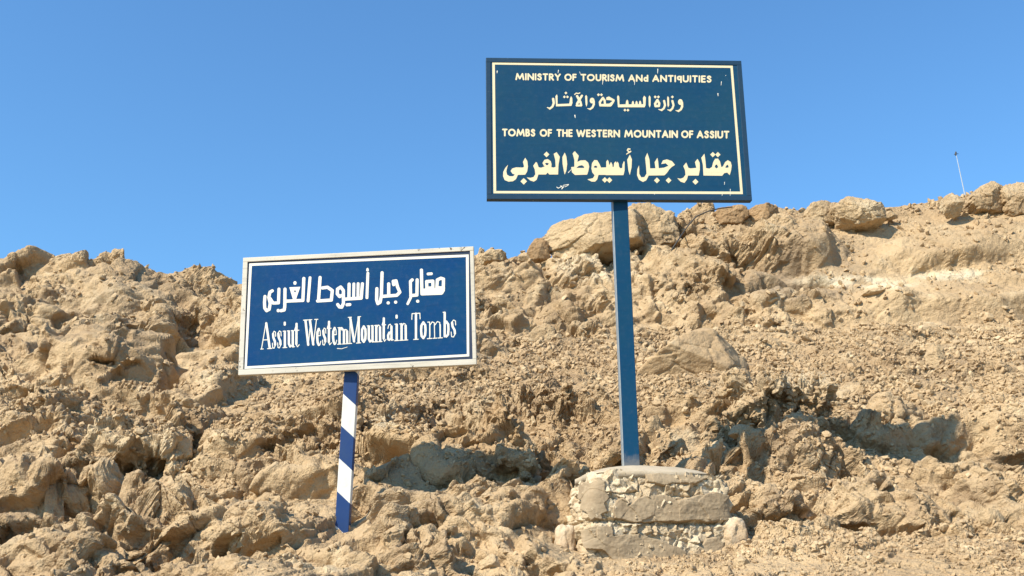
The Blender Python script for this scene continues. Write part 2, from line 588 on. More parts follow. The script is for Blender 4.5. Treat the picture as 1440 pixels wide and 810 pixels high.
kB = rough * (1 - 0.5 * np.clip(smooth_r, 0, 1)) * (1 - 0.08 * left_w) * (1 - 0.4 * left_w * sstep(10.6, 11.8, YY))
for size, amp, crk, sd_ in ((0.70, 0.070, 0.022, 1200), (0.30, 0.056, 0.026, 1210), (0.14, 0.036, 0.016, 1220)):
    u_ = np.where(setm, altu * 0.85, bedu * 0.75)
    v_ = np.where(setm, altv * 1.5, bedv * 1.7)
    b, e = blocks(u_ + size, v_ + 3 * size, size, sd_, tilt=2.1)
    am = kB * (0.75 - 0.25 * calm + 0.25 * msk) if size > 0.3 else kB * (0.15 + 0.85 * msk) * (1 - 0.75 * calm)
    DB += (amp * b - crk * (1 - sstep(0, 0.09, e))) * am
DB *= edge_m * (1 - 0.85 * footm)
for ax_ in (0, 1):
    c_ = np.pad(DB, [(1, 1) if q == ax_ else (0, 0) for q in (0, 1)], mode='edge')
    DB = sum(np.take(c_, range(k, k + DB.shape[ax_]), ax_) * wk for k, wk in zip(range(3), (.25, .5, .25)))
V = V + N2 * DB[..., None]
Cst = np.concatenate([V - np.array([0, 0, EYE]), np.stack([XX, YY, ZZ, SS, rough, scree, shelf, left_w, cliff, outcrop, smooth_r], -1)], -1)
Cst = resample(0, Cst, r_rng, 0.55)
Cst = resample(1, Cst, c_rng, 0.45)
V = Cst[..., :3] + np.array([0, 0, EYE])
XX, YY, ZZ, SS, rough, scree, shelf, left_w, cliff, outcrop, smooth_r = [Cst[..., 3 + k] for k in range(11)]

# third pass: small plates, chips and pits
N2 = blur(blur(grid_normals(V), 2, 0), 2, 1)
N2 /= np.maximum(np.linalg.norm(N2, axis=-1, keepdims=True), 1e-9)
ca2, cb2, ca3, cb3 = joints(V)
PX, PYr, _d = project(V)
calm = np.clip(patch(130, 520, 110, 50) + patch(300, 540, 45, 70) + patch(420, 560, 80, 40) + patch(180, 630, 60, 30) + patch(330, 640, 50, 30) + patch(590, 660, 50, 50)
               + patch(1400, 560, 50, 120) + patch(1330, 545, 60, 30) + patch(1150, 690, 40, 25) + patch(130, 400, 40, 25), 0, 1)
msk = sstep(-0.35, 0.40, fbm(ca2 * 0.9 + 7, cb2 * 0.9, 1003, 3))
e_ = (0.10 + 0.95 * msk ** 1.4) * (1 - 0.75 * calm) * (1 - 0.4 * left_w) * (1 - 0.25 * cliff)
rough = rough * (1 - 0.35 * calm)
bed_u, bed_v = ca3 * 0.80 + cb3 * 0.60, cb3 * 0.80 - ca3 * 0.60
D2 = np.zeros_like(VX)
b, e = blocks(bed_u + 0.3 * cb3, bed_v * 1.4, 0.085, 1031, tilt=1.3)
D2 += 0.017 * b * (rough * e_ + 0.25 * scree)
b, e = blocks(ca3, cb3, 0.040, 1033, tilt=1.3)
D2 += 0.008 * b * (rough * e_ + 0.8 * scree + 0.5 * shelf)
D2 += 0.012 * fbm(bed_u * 2.4, bed_v * 5.0, 1040, 3, 0.5, ridged=True) * rough
D2 += 0.012 * fbm(ca3 * 9, cb3 * 9, 1041, 4, 0.6) * (rough * (1 - 0.35 * left_w) + 0.4 * scree + 0.3 * shelf)
pit = fbm(ca3 * 5 + 3, cb3 * 5, 1051, 2)
D2 -= 0.045 * sstep(0.26, 0.5, pit) * rough * (0.3 + 0.7 * msk)
near_any = (YY > 4.6) & (YY < 18.5) & (np.abs(XX / np.maximum(YY, 4)) < 0.75)
foot = np.maximum(np.exp(-(((XX - 0.74) / 0.62) ** 2 + ((YY - 6.35) / 0.75) ** 2) ** 2), 0.85 * np.exp(-(((XX + 1.0) / 0.30) ** 2 + ((YY - 6.25) / 0.5) ** 2) ** 2))
D2 *= sstep(4.6, 5.2, YY) * (1 - sstep(17.0, 17.4, YY)) * (1 - 0.85 * foot) * (np.abs(XX / np.maximum(YY, 4)) < 0.592)
V = V + N2 * D2[..., None]
PX, PYr, _d = project(V)
idx = np.arange(NR * NC).reshape(NR, NC)
Fq = np.stack([idx[:-1, :-1], idx[:-1, 1:], idx[1:, 1:], idx[1:, :-1]], -1).reshape(-1, 4)
hill_me = mesh_np('hillside', V.reshape(-1, 3), Fq, smooth=False)


def blob(px, py, wp, hp, power=2):
    return np.exp(-(((PX - px) / wp) ** 2 + ((PYr - py) / hp) ** 2) ** power)


float_attr(hill_me, 'gravel', np.clip(scree * (0.25 + 0.6 * sstep(-0.2, 0.4, fbm(XX * 1.2, SS * 1.2, 301, 4))) + shelf * 0.1, 0, 1).ravel())
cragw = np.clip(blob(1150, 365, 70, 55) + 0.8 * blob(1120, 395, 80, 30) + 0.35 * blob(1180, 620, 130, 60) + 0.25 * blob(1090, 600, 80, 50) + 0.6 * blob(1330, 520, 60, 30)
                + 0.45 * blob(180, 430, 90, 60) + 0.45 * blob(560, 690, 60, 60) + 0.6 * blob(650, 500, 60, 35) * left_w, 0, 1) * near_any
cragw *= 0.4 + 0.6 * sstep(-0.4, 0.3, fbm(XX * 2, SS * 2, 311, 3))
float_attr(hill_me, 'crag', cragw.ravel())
palew = np.clip(blob(1180, 395, 60, 8) + blob(1235, 399, 55, 8) + blob(1330, 388, 55, 6) + 0.8 * blob(1360, 382, 45, 5) + 0.7 * blob(560, 590, 55, 12) + .5 * blob(840, 370, 60, 25)
                + 0.35 * blob(1120, 540, 80, 20), 0, 1) * near_any
palew *= sstep(-0.5, 0.1, fbm(XX * 3, SS * 3, 321, 3))
float_attr(hill_me, 'pale', palew.ravel())
ochw = np.clip(smooth_r * 0.8 + 0.7 * blob(1100, 490, 120, 25) + 0.5 * blob(960, 360, 60, 30), 0, 1)
float_attr(hill_me, 'ochre', (ochw * near_any).ravel())
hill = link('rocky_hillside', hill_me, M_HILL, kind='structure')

# unseen dark asphalt strip, added below and behind the frame to cut bounce light
m_added_road, nt, b_ = new_mat('added_dark_asphalt', 0.9, 0.2)
co_ = nd(nt, 'ShaderNodeNewGeometry').outputs['Position']
nt.links.new(mix_rgb(nt, noise_node(nt, co_, 0.8, 6, 0.65), (0.045, 0.043, 0.04), (0.09, 0.078, 0.062)), b_.inputs['Base Color'])
link('added_dark_road', ([(-150, -9, 0.004), (150, -9, 0.004), (150, 0.9, 0.004), (-150, 0.9, 0.004)], [[0, 1, 2, 3]]), m_added_road, kind='structure')

# visible surface samples: nearest hill point under each picture pixel
PXd, PYd, DD = project(V)
NRM = grid_normals(V)
KW, KH = 720, 405
dbuf = np.full((KH, KW), 1e9)
ibuf = np.full((KH, KW), -1, np.int64)
ok = (PXd > 0) & (PXd < 1440) & (PYd > 0) & (PYd < 810) & (DD > 1) & near_any
fi = np.nonzero(ok.ravel())[0]
ci = (PYd.ravel()[fi] / 2).astype(int) * KW + (PXd.ravel()[fi] / 2).astype(int)
order = np.argsort(-DD.ravel()[fi])
ibuf.ravel()[ci[order]] = fi[order]
VF, NF = V.reshape(-1, 3), NRM.reshape(-1, 3)


def surf(px, py):
    """the hill point seen at picture position px, py, its normal and its distance"""
    cy, cx = int(np.clip(py / 2, 0, KH - 1)), int(np.clip(px / 2, 0, KW - 1))
    for r in range(0, 30):
        sub = ibuf[max(0, cy - r):cy + r + 1, max(0, cx - r):cx + r + 1]
        g = sub[sub >= 0]
        if len(g):
            k = g[len(g) // 2]
            return VF[k], NF[k], float(np.linalg.norm(VF[k] - np.array([0, 0, EYE])))
    return on_base(px, py)[0], np.array([0, 0, 1.0]), 10.0


# ------------------------------------------------------------------ rocks
def ico(sub):
    import bmesh
    bm = bmesh.new()
    bmesh.ops.create_icosphere(bm, subdivisions=sub, radius=1)
    Vv = np.array([v.co[:] for v in bm.verts])
    Ff = np.array([[v.index for v in f.verts] for f in bm.faces])
    bm.free()
    return Vv, Ff


ICO = {k: ico(k) for k in (2, 3, 5, 6)}


def rock_verts(sub, seed, dims, n=14, rough=0.03, squash=0.0):
    r = np.random.default_rng(seed)
    Vv, Ff = ICO[sub]
    N = r.normal(size=(n, 3))
    N /= np.linalg.norm(N, axis=1, keepdims=True)
    N = np.concatenate([N, -N[: n // 3]])
    dd = r.uniform(0.62, 1.0, len(N))
    dots = Vv @ N.T
    rad = np.min(np.where(dots > 0.05, dd / np.maximum(dots, 0.05), 9), axis=1)
    rad = np.minimum(rad, 1.25)
    P = Vv * rad[:, None]
    if sub >= 5:
        nz = (fbm(P[:, 0] * 2.2 + seed, P[:, 1] * 2.2 + P[:, 2] * 1.7, seed, 5, 0.6) + fbm(P[:, 2] * 2.4, P[:, 0] * 2.0 + P[:, 1], seed + 5, 5, 0.6))
        b1, e1 = blocks(P[:, 0] + 0.4 * P[:, 1] + 0.1 * nz, P[:, 2] + 0.4 * P[:, 1], 0.55, seed + 9)
        b2, e2 = blocks(P[:, 0] - 0.5 * P[:, 1] + 0.1 * nz, P[:, 2] - 0.3 * P[:, 1] + 4, 0.2, seed + 13)
        P = P * (1 + rough * nz + rough * 0.9 * b1 + rough * 0.45 * b2 - 0.02 * (1 - sstep(0, .1, e1)))[:, None]
    return P * np.array(dims), Ff


def boulder(px, py, wp, hp, seed, label, cat='boulder', depth=None, back=0.5, turn=0.0, name='boulder', sub=5, sink=0.0, dk=0.8, rough=0.035):
    """a separate rock seen at px, py with that width and height in the picture"""
    if depth is None:
        p, nrm, dist = surf(px, min(py + hp * 0.42, 805))
        dep = p[1] + back * wp / FPX * dist * 0.5
    else:
        dep = depth
    c = depth_point(px, py + sink, dep)
    dist = float(np.linalg.norm(c - np.array([0, 0, EYE])))
    hw, hh = wp / FPX * dist / 2, hp / FPX * dist / 2
    P, Ff = rock_verts(sub, seed, (1, 1, 1), rough=rough)
    P = P / np.abs(P[:, [0, 2]]).max(axis=0).mean()
    P[:, 0] *= hw / np.abs(P[:, 0]).max()
    P[:, 2] *= hh / np.abs(P[:, 2]).max()
    P[:, 1] *= hw * dk / np.abs(P[:, 1]).max()
    me = mesh_np(name, P, Ff)
    o = link(name, me, M_ROCK, label=label, category=cat)
    o.location = c
    o.rotation_euler = (0, turn, 0)
    return o



def outline_rock(pts, depth, seed, label, cat='boulder', name='boulder', dk=0.8, lean=0.35, rough=0.045, sub=6, mat=None):
    """a convex rock of real depth whose front view has the traced outline"""
    pts = np.array(pts, float)
    cxy = (pts.min(0) + pts.max(0)) / 2
    c = depth_point(cxy[0], cxy[1], depth)
    dist = float(np.linalg.norm(c - np.array([0, 0, EYE])))
    q = (pts - cxy) / FPX * dist * np.array([1, -1])
    hw = np.abs(q[:, 0]).max()
    hd = hw * dk
    r = np.random.default_rng(seed)
    Np, Dp = [], []
    for k in range(len(q)):
        a, b_ = q[k], q[(k + 1) % len(q)]
        t = b_ - a
        n = np.array([t[1], -t[0]])
        n /= np.linalg.norm(n) + 1e-9
        d = float(n @ a)
        if d < 0:
            n, d = -n, -d
        ly = r.uniform(-0.15, lean)
        nv = np.array([n[0], -abs(ly), n[1]])
        L_ = np.linalg.norm(nv)
        Np.append(nv / L_)
        Dp.append(d / L_ * (1 + 0.0 * ly))
    for k in range(7):
        a = r.uniform(0, 6.28)
        nv = np.array([0.75 * math.cos(a) * r.random(), -1, 0.75 * math.sin(a) * r.random()])
        nv /= np.linalg.norm(nv)
        Np.append(nv)
        Dp.append(hd * r.uniform(0.55, 0.95))
    for k in range(4):
        nv = np.array([r.uniform(-.5, .5), 1, r.uniform(-.5, .5)])
        nv /= np.linalg.norm(nv)
        Np.append(nv)
        Dp.append(hd * r.uniform(0.6, 0.9))
    Np, Dp = np.array(Np), np.array(Dp)
    Vv, Ff = ICO[sub]
    st = np.array([hw, hd, np.abs(q[:, 1]).max()])
    U_ = Vv * st
    U_ /= np.linalg.norm(U_, axis=1, keepdims=True)
    dots = U_ @ Np.T
    rad = np.min(np.where(dots > 1e-3, Dp / np.maximum(dots, 1e-3), 1e9), axis=1)
    P = U_ * rad[:, None]
    k_ = 1 / hw
    g = P * k_
    nz = fbm(g[:, 0] * 2.6 + seed, g[:, 1] * 2.2 + g[:, 2] * 2.0, seed, 5, 0.6) + fbm(g[:, 2] * 2.8, g[:, 0] * 1.4 + g[:, 1] * 2, seed + 5, 5, 0.6)
    b1, e1 = blocks(g[:, 0] + 0.4 * g[:, 1] + 0.1 * nz, g[:, 2] * 1.3 + 0.4 * g[:, 1], 0.5, seed + 9)
    b2, e2 = blocks(g[:, 0] - 0.5 * g[:, 1] + 0.1 * nz, g[:, 2] - 0.3 * g[:, 1] + 4, 0.17, seed + 13)
    P = P * (1 + rough * nz + rough * 1.5 * b1 + rough * 0.8 * b2 - 0.04 * (1 - sstep(0, .10, e1)))[:, None]
    o = link(name, mesh_np(name, P, Ff), mat or M_ROCK, label=label, category=cat)
    o.location = c
    return o


M_DARKROCK = rock_material('darker_brown_rock', 1.3)
for n_ in M_DARKROCK.node_tree.nodes:
    if n_.type == 'MIX':
        for q_ in (6, 7):
            c_ = n_.inputs[q_].default_value
            n_.inputs[q_].default_value = (c_[0] * 0.78, c_[1] * 0.70, c_[2] * 0.64, 1)
outline_rock([(770, 328), (782, 312), (798, 305), (830, 301), (866, 291), (892, 290), (905, 305), (902, 345), (860, 366), (800, 370), (774, 360)], 16.2, 101,
             'big pale slab boulder on the skyline just left of the tall blue post', dk=0.7)
outline_rock([(876, 300), (888, 288), (916, 287), (936, 296), (950, 312), (956, 345), (930, 370), (884, 372), (870, 345)], 16.5, 102,
             'tall weathered skyline boulder just right of the tall blue post', dk=0.9)
outline_rock([(741, 356), (750, 338), (762, 333), (771, 342), (773, 366), (745, 370)], 16.2, 103, 'small dark rock wedged against the left end of the big slab boulder', 'rock', 'rock', sub=5, mat=M_DARKROCK)
outline_rock([(676, 362), (684, 352), (702, 351), (712, 358), (708, 370), (680, 371)], 16.4, 104, 'flat rock lying on the ridge right beside the white framed sign', 'rock', 'rock', dk=1.1, sub=5)
outline_rock([(1004, 302), (1012, 292), (1032, 289), (1048, 293), (1052, 306), (1040, 318), (1010, 318)], 16.6, 105, 'low brown rock on the ridge under the corner of the big sign', 'rock', 'rock', sub=5, mat=M_DARKROCK)
outline_rock([(1052, 300), (1060, 290), (1078, 287), (1092, 290), (1098, 302), (1088, 314), (1058, 314)], 16.6, 106, 'low dark rock on the ridge just right of the big sign', 'rock', 'rock', sub=5, mat=M_DARKROCK)
outline_rock([(1132, 306), (1141, 288), (1158, 283), (1176, 288), (1184, 304), (1170, 318), (1140, 318)], 16.5, 107, 'rounded pale boulder touching the left side of the overhanging one', sub=5)
outline_rock([(1174, 292), (1188, 279), (1208, 280), (1232, 289), (1244, 300), (1240, 312), (1214, 322), (1195, 322), (1178, 314)], 16.25, 108, 'pale boulder on the ridge with a dark overhanging right side', dk=1.0, lean=0.2)
outline_rock([(1326, 296), (1327, 280), (1338, 271), (1349, 273), (1353, 284), (1348, 302), (1332, 304)], 16.2, 110, 'upright egg shaped boulder left of the thin mast', sub=5)
outline_rock([(1356, 292), (1366, 275), (1382, 262), (1396, 256), (1408, 261), (1414, 278), (1410, 300), (1366, 302)], 16.4, 111, 'wide peaked boulder on the skyline right of the thin mast')
outline_rock([(1412, 296), (1412, 266), (1424, 257), (1446, 258), (1456, 270), (1454, 300), (1420, 304)], 16.3, 112, 'blocky skyline boulder cut by the right end of the ridge')
M_WARM = rock_material('warm_tan_rock', 0.9, bump=0.6)
outline_rock([(888, 532), (910, 506), (946, 484), (974, 463), (1000, 462), (1026, 482), (1050, 520), (1046, 556), (900, 560)], 11.0, 113,
             'large smooth half buried rock rising from the scree right of the tall post', 'rock', 'rock', dk=0.9, lean=0.6, rough=0.016, mat=M_WARM)
outline_rock([(742, 474), (750, 460), (766, 455), (780, 462), (786, 484), (770, 494), (746, 490)], 13.4, 115, 'tan rock at the top of the scree midway between the two signs', 'rock', 'rock', sub=5)
outline_rock([(1302, 512), (1306, 496), (1314, 484), (1322, 492), (1330, 508), (1324, 518), (1306, 518)], 11.2, 114, 'pale pointed rock standing up in the scree below the right hand slope', 'rock', 'rock', sub=5)
outline_rock([(748, 800), (752, 762), (764, 750), (776, 758), (780, 796), (768, 812)], 6.40, 120, 'upright orange tan stone leaning at the left foot of the masonry footing', 'rock', 'rock', sub=5)
boulder(1250, 301, 24, 14, 109, 'small flat rock lying right of the overhanging ridge boulder', 'rock', depth=16.5, name='rock', sink=3)
boulder(738, 359, 22, 18, 123, 'low rock at the foot of the small dark wedged rock', 'rock', depth=16.2, name='rock', sink=3)
boulder(1231, 410, 36, 16, 116, 'flat slab lying under the pale streak on the right hand slope', 'rock', name='rock', sink=3)
boulder(20, 768, 46, 36, 117, 'squat rock with a cracked top at the bottom left of the slope', 'rock', name='rock', sink=4)
boulder(258, 630, 34, 40, 118, 'small upright stone standing against the right side of a big pale block', 'rock', name='rock', sink=4)
boulder(1085, 417, 44, 26, 119, 'reddish tan rock at the base of the dark crag', 'rock', name='rock', sink=4)
boulder(1040, 604, 40, 26, 124, 'dark edged block on the shoulder of the shaded outcrop', 'rock', name='rock', sink=4)
boulder(1128, 630, 26, 38, 125, 'upright pale tooth of rock in front of the shaded outcrop', 'rock', name='rock', sink=4)
boulder(1395, 728, 34, 28, 126, 'rounded stone at the foot of the slope near its right end', 'rock', name='rock', sink=3)
boulder(690, 788, 34, 28, 127, 'tan rock at the slope foot left of the masonry footing', 'rock', name='rock', sink=4)
boulder(1042, 790, 24, 18, 121, 'pale stone lying at the right foot of the masonry footing', 'rock', name='rock', sink=2)

# loose stones: the 300 that show largest are things, the rest is one mass
PROTO = []
for k in range(10):
    P, Ff = rock_verts(2, 500 + k, (1, 1, 1), n=9)
    P = P * np.array([1, 0.75 + 0.25 * random.random(), 0.55 + 0.25 * random.random()])
    me = mesh_np('stone', P, Ff[:, :], smooth=False)
    me.materials.append(M_STONE)
    PROTO.append(me)

cand_p, cand_n, cand_s = [], [], []
scr_f, out_f, lf_f, sh_f, cl_f = scree.ravel(), outcrop.ravel(), left_w.ravel(), shelf.ravel(), cliff.ravel()
vis = ibuf[ibuf >= 0]
clump = fbm(XX * 1.1 + 3, SS * 1.1, 401, 3).ravel()
wgt = (scr_f * 1.0 + sh_f * 0.45 + out_f * 0.40 + lf_f * 0.05 + cl_f * (0.06 + 0.3 * sstep(0.0, 1.0, (YY.ravel() - 15.9)))) * np.clip(0.5 + 1.7 * clump, 0.03, 2.2)
wv = wgt[vis] * np.clip(NF[vis][:, 2], 0.05, 1)
wv /= wv.sum()
NBIG, NSMALL = 300, 26000
pick = rng.choice(vis, size=NBIG * 3, replace=False, p=wv)
bx, by, bd = project(VF[pick])
grp = 'loose stones scattered over the rubble slope'
count = 0
taken = []
for k, vi in enumerate(pick):
    if count >= NBIG:
        break
    if 770 < bx[k] < 1050 and by[k] > 640:
        continue
    if any((bx[k] - a) ** 2 + (by[k] - b_) ** 2 < 90 for a, b_ in taken):
        continue
    taken.append((bx[k], by[k]))
    wp = 6.0 + 11 * rng.random() ** 2.2
    r = wp / FPX * bd[k] / 2
    o = bpy.data.objects.new('stone', PROTO[k % 10])
    SC.collection.objects.link(o)
    o.location = VF[vi] + NF[vi] * r * 0.25
    q = Vector(NF[vi] * 0.5 + np.array([0, 0, 1])).to_track_quat('Z', 'Y')
    o.rotation_euler = (q @ Matrix.Rotation(rng.random() * 6.28, 3, 'Z').to_quaternion()).to_euler()
    o.scale = (r, r, r * (0.8 + 0.4 * rng.random()))
    o['label'] = 'small angular tan stone lying loose on the rubble slope'
    o['category'] = 'stone'
    o['group'] = grp
    count += 1

pick = rng.choice(vis, size=NSMALL, replace=False, p=wv)
_, _, pd = project(VF[pick])
g_ = (1 + 5 ** 0.5) / 2
SV = np.array([(-1, g_, 0), (1, g_, 0), (-1, -g_, 0), (1, -g_, 0), (0, -1, g_), (0, 1, g_), (0, -1, -g_), (0, 1, -g_), (g_, 0, -1), (g_, 0, 1), (-g_, 0, -1), (-g_, 0, 1)]) / math.sqrt(1 + g_ * g_)
SF = np.array([(0, 11, 5), (0, 5, 1), (0, 1, 7), (0, 7, 10), (0, 10, 11), (1, 5, 9), (5, 11, 4), (11, 10, 2), (10, 7, 6), (7, 1, 8), (3, 9, 4), (3, 4, 2), (3, 2, 6), (3, 6, 8), (3, 8, 9),
               (4, 9, 5), (2, 4, 11), (6, 2, 10), (8, 6, 7), (9, 8, 1)])
npick = len(pick)
rr = (0.55 + 3.3 * rng.random(npick) ** 3.2) * 1.5 / FPX * pd
ang = rng.random((npick, 3)) * 6.28
ca, sa = np.cos(ang), np.sin(ang)
jit = 1 + 0.75 * (rng.random((npick, len(SV), 1)) - 0.5)
Q = SV[None] * jit
Q = Q * np.stack([np.ones(npick), 0.5 + 0.5 * rng.random(npick), 0.3 + 0.4 * rng.random(npick)], -1)[:, None]


def rot_axis(Q, c_, s_, a, b_):
    A, B = Q[..., a].copy(), Q[..., b_].copy()
    Q[..., a] = A * c_[:, None] - B * s_[:, None]
    Q[..., b_] = A * s_[:, None] + B * c_[:, None]


rot_axis(Q, np.cos(ang[:, 1] * 0.2), np.sin(ang[:, 1] * 0.2), 1, 2)
rot_axis(Q, np.cos(ang[:, 2] * 0.2), np.sin(ang[:, 2] * 0.2), 0, 2)
rot_axis(Q, ca[:, 0], sa[:, 0], 0, 1)
Q = Q * rr[:, None, None] + (VF[pick] + NF[pick] * rr[:, None] * 0.2)[:, None]
FF = (SF[None] + (np.arange(npick) * len(SV))[:, None, None]).reshape(-1, 3)
rub = link('rubble', mesh_np('rubble', Q.reshape(-1, 3), FF, smooth=False), M_STONE, kind='stuff')

# ------------------------------------------------------------------ lettering: signed fields turned into flat shapes
class Field:
    def __init__(self, x0, y0, x1, y1, step):
        self.x = np.arange(x0, x1, step)
        self.y = np.arange(y0, y1, step)
        self.step = step
        self.f = np.full((len(self.y), len(self.x)), -9.0)

    def win(self, xs, ys, pad):
        i0, i1 = np.searchsorted(self.x, [min(xs) - pad, max(xs) + pad])
        j0, j1 = np.searchsorted(self.y, [min(ys) - pad, max(ys) + pad])
        X, Y = np.meshgrid(self.x[i0:i1], self.y[j0:j1])
        return slice(j0, j1), slice(i0, i1), X, Y

    def stroke(self, pts, r0, r1=None):
        r1 = r0 if r1 is None else r1
        n = len(pts) - 1
        for k in range(n):
            (ax, ay), (bx_, by_) = pts[k], pts[k + 1]
            ra = r0 + (r1 - r0) * k / n
            rb = r0 + (r1 - r0) * (k + 1) / n
            js, is_, X, Y = self.win((ax, bx_), (ay, by_), max(ra, rb) + 1.5)
            L = (bx_ - ax) ** 2 + (by_ - ay) ** 2 + 1e-9
            t = np.clip(((X - ax) * (bx_ - ax) + (Y - ay) * (by_ - ay)) / L, 0, 1)
            d = np.hypot(X - ax - t * (bx_ - ax), Y - ay - t * (by_ - ay))
            self.f[js, is_] = np.maximum(self.f[js, is_], ra + (rb - ra) * t - d)

    def _sd(self, pts):
        xs, ys = [p[0] for p in pts], [p[1] for p in pts]
        js, is_, X, Y = self.win(xs, ys, 1.5)
        d = np.full(X.shape, 1e9)
        ins = np.zeros(X.shape, bool)
        for k in range(len(pts)):
            (ax, ay), (bx_, by_) = pts[k - 1], pts[k]
            L = (bx_ - ax) ** 2 + (by_ - ay) ** 2 + 1e-12
            t = np.clip(((X - ax) * (bx_ - ax) + (Y - ay) * (by_ - ay)) / L, 0, 1)
            d = np.minimum(d, np.hypot(X - ax - t * (bx_ - ax), Y - ay - t * (by_ - ay)))
            cr = ((ay > Y) != (by_ > Y)) & (X < (bx_ - ax) * (Y - ay) / (by_ - ay + 1e-12) + ax)
            ins ^= cr
        return js, is_, np.where(ins, d, -d)

    def poly(self, pts, grow=0.0):
        js, is_, sd_ = self._sd(pts)
        self.f[js, is_] = np.maximum(self.f[js, is_], sd_ + grow)

    def cut(self, pts, grow=0.0):
        js, is_, sd_ = self._sd(pts)
        self.f[js, is_] = np.minimum(self.f[js, is_], -sd_ - grow)

    def mesh(self, to3d):
        f = self.f
        ins = f > 0
        c = ins[:-1, :-1].astype(int) + ins[:-1, 1:] + ins[1:, 1:] + ins[1:, :-1]
        verts, faces = [], []
        cache = {}

        def vid(key, xx, yy):
            if key not in cache:
                cache[key] = len(verts)
                verts.append((xx, yy))
            return cache[key]
        X, Y = self.x, self.y
        full = (c == 4)
        for j, i in zip(*np.nonzero(c > 0)):
            if full[j, i]:
                if i > 0 and full[j, i - 1]:
                    continue
                e_ = i
                while e_ < full.shape[1] and full[j, e_]:
                    e_ += 1
                faces.append([vid((j, i), X[i], Y[j]), vid((j, e_), X[e_], Y[j]), vid((j + 1, e_), X[e_], Y[j + 1]), vid((j + 1, i), X[i], Y[j + 1])])
                continue
            cs = [(j, i), (j, i + 1), (j + 1, i + 1), (j + 1, i)]
            poly = []
            for k in range(4):
                (ja, ia), (jb, ib) = cs[k], cs[(k + 1) % 4]
                fa, fb = f[ja, ia], f[jb, ib]
                if fa > 0:
                    poly.append(vid((ja, ia), X[ia], Y[ja]))
                if (fa > 0) != (fb > 0):
                    t = fa / (fa - fb)
                    key = (min(ja, jb), min(ia, ib), ja == jb)
                    poly.append(vid(key, X[ia] + (X[ib] - X[ia]) * t, Y[ja] + (Y[jb] - Y[ja]) * t))
            if len(poly) >= 3:
                faces.append(poly)
        faces = [fc[::-1] if True else fc for fc in faces]
        return [to3d(a, b_) for a, b_ in verts], faces


def diamond(F_, cx, cy, r, k=1.0):
    F_.poly([(cx - r, cy), (cx, cy - r * k), (cx + r, cy), (cx, cy + r * k)])


# capital letters of the plain sign writer's alphabet: strokes in a box of width w and height 1 (y down from the top)
def arc(cx, cy, rx, ry, a0, a1, n=10):
    return [(cx + rx * math.cos(math.radians(a0 + (a1 - a0) * k / n)), cy + ry * math.sin(math.radians(a0 + (a1 - a0) * k / n))) for k in range(n + 1)]


CAPS = {
    'M': (1.05, [[(.0, 1), (.16, 0), (.52, .85), (.89, 0), (1.05, 1)]]),
    'I': (.0, [[(0, 0), (0, 1)]]),
    'N': (.72, [[(0, 1), (0, 0), (.72, 1), (.72, 0)]]),
    'S': (.46, [arc(.24, .25, .2, .25, -20, -180, 6) + arc(.23, .74, .22, .26, -70, 160, 8)]),
    'T': (.56, [[(0, 0), (.56, 0)], [(.28, 0), (.28, 1)]]),
    'R': (.48, [[(0, 1), (0, 0), (.22, 0)] + arc(.22, .26, .22, .26, -90, 90, 6) + [(0, .52)], [(.18, .52), (.5, 1)]]),
    'Y': (.66, [[(0, 0), (.33, .5), (.66, 0)], [(.33, .5), (.33, 1)]]),
    'O': (.92, [arc(.46, .5, .46, .5, 0, 360, 16)]),
    'F': (.42, [[(.42, 0), (0, 0), (0, 1)], [(0, .47), (.38, .47)]]),
    'E': (.42, [[(.42, 0), (0, 0), (0, 1), (.42, 1)], [(0, .48), (.38, .48)]]),
    'U': (.62, [[(0, 0), (0, .66)] + arc(.31, .66, .31, .34, 180, 0, 8) + [(.62, 0)]]),
    'A': (.74, [[(0, 1), (.37, 0), (.74, 1)], [(.15, .68), (.59, .68)]]),
    'H': (.62, [[(0, 0), (0, 1)], [(.62, 0), (.62, 1)], [(0, .48), (.62, .48)]]),
    'B': (.46, [[(0, 1), (0, 0), (.2, 0)] + arc(.2, .23, .19, .23, -90, 90, 6) + [(0, .46), (.22, .46)] + arc(.22, .73, .24, .27, -90, 90, 6) + [(0, 1)]]),
    'W': (1.1, [[(0, 0), (.28, 1), (.55, .1), (.83, 1), (1.1, 0)]]),
    'd': (.46, [[(.46, 0), (.46, 1)], arc(.23, .68, .23, .3, 0, 360, 12)]),
    'q': (.46, [[(.46, .1), (.46, 1.12)], arc(.23, .38, .23, .28, 0, 360, 12)]),
}


def caps(F_, words, x0, base0, slope, h, r):
    """words: (text, x start, x end) in the same units as the field"""
    for text, xa, xb in words:
        gap = 0.33
        tot = sum(CAPS[c][0] for c in text) + gap * (len(text) - 1)
        free = (xb - xa - 2 * r)
        k = free / tot
        cx = xa + r
        for c in text:
            wd, strokes = CAPS[c]
            for st in strokes:
                pts = []
                for gx, gy in st:
                    X = cx + gx * k
                    pts.append((X, base0 + slope * (X - x0) - r * 0.8 - (1 - gy) * (h - 1.6 * r)))
                F_.stroke(pts, r)
            cx += (wd + gap) * k


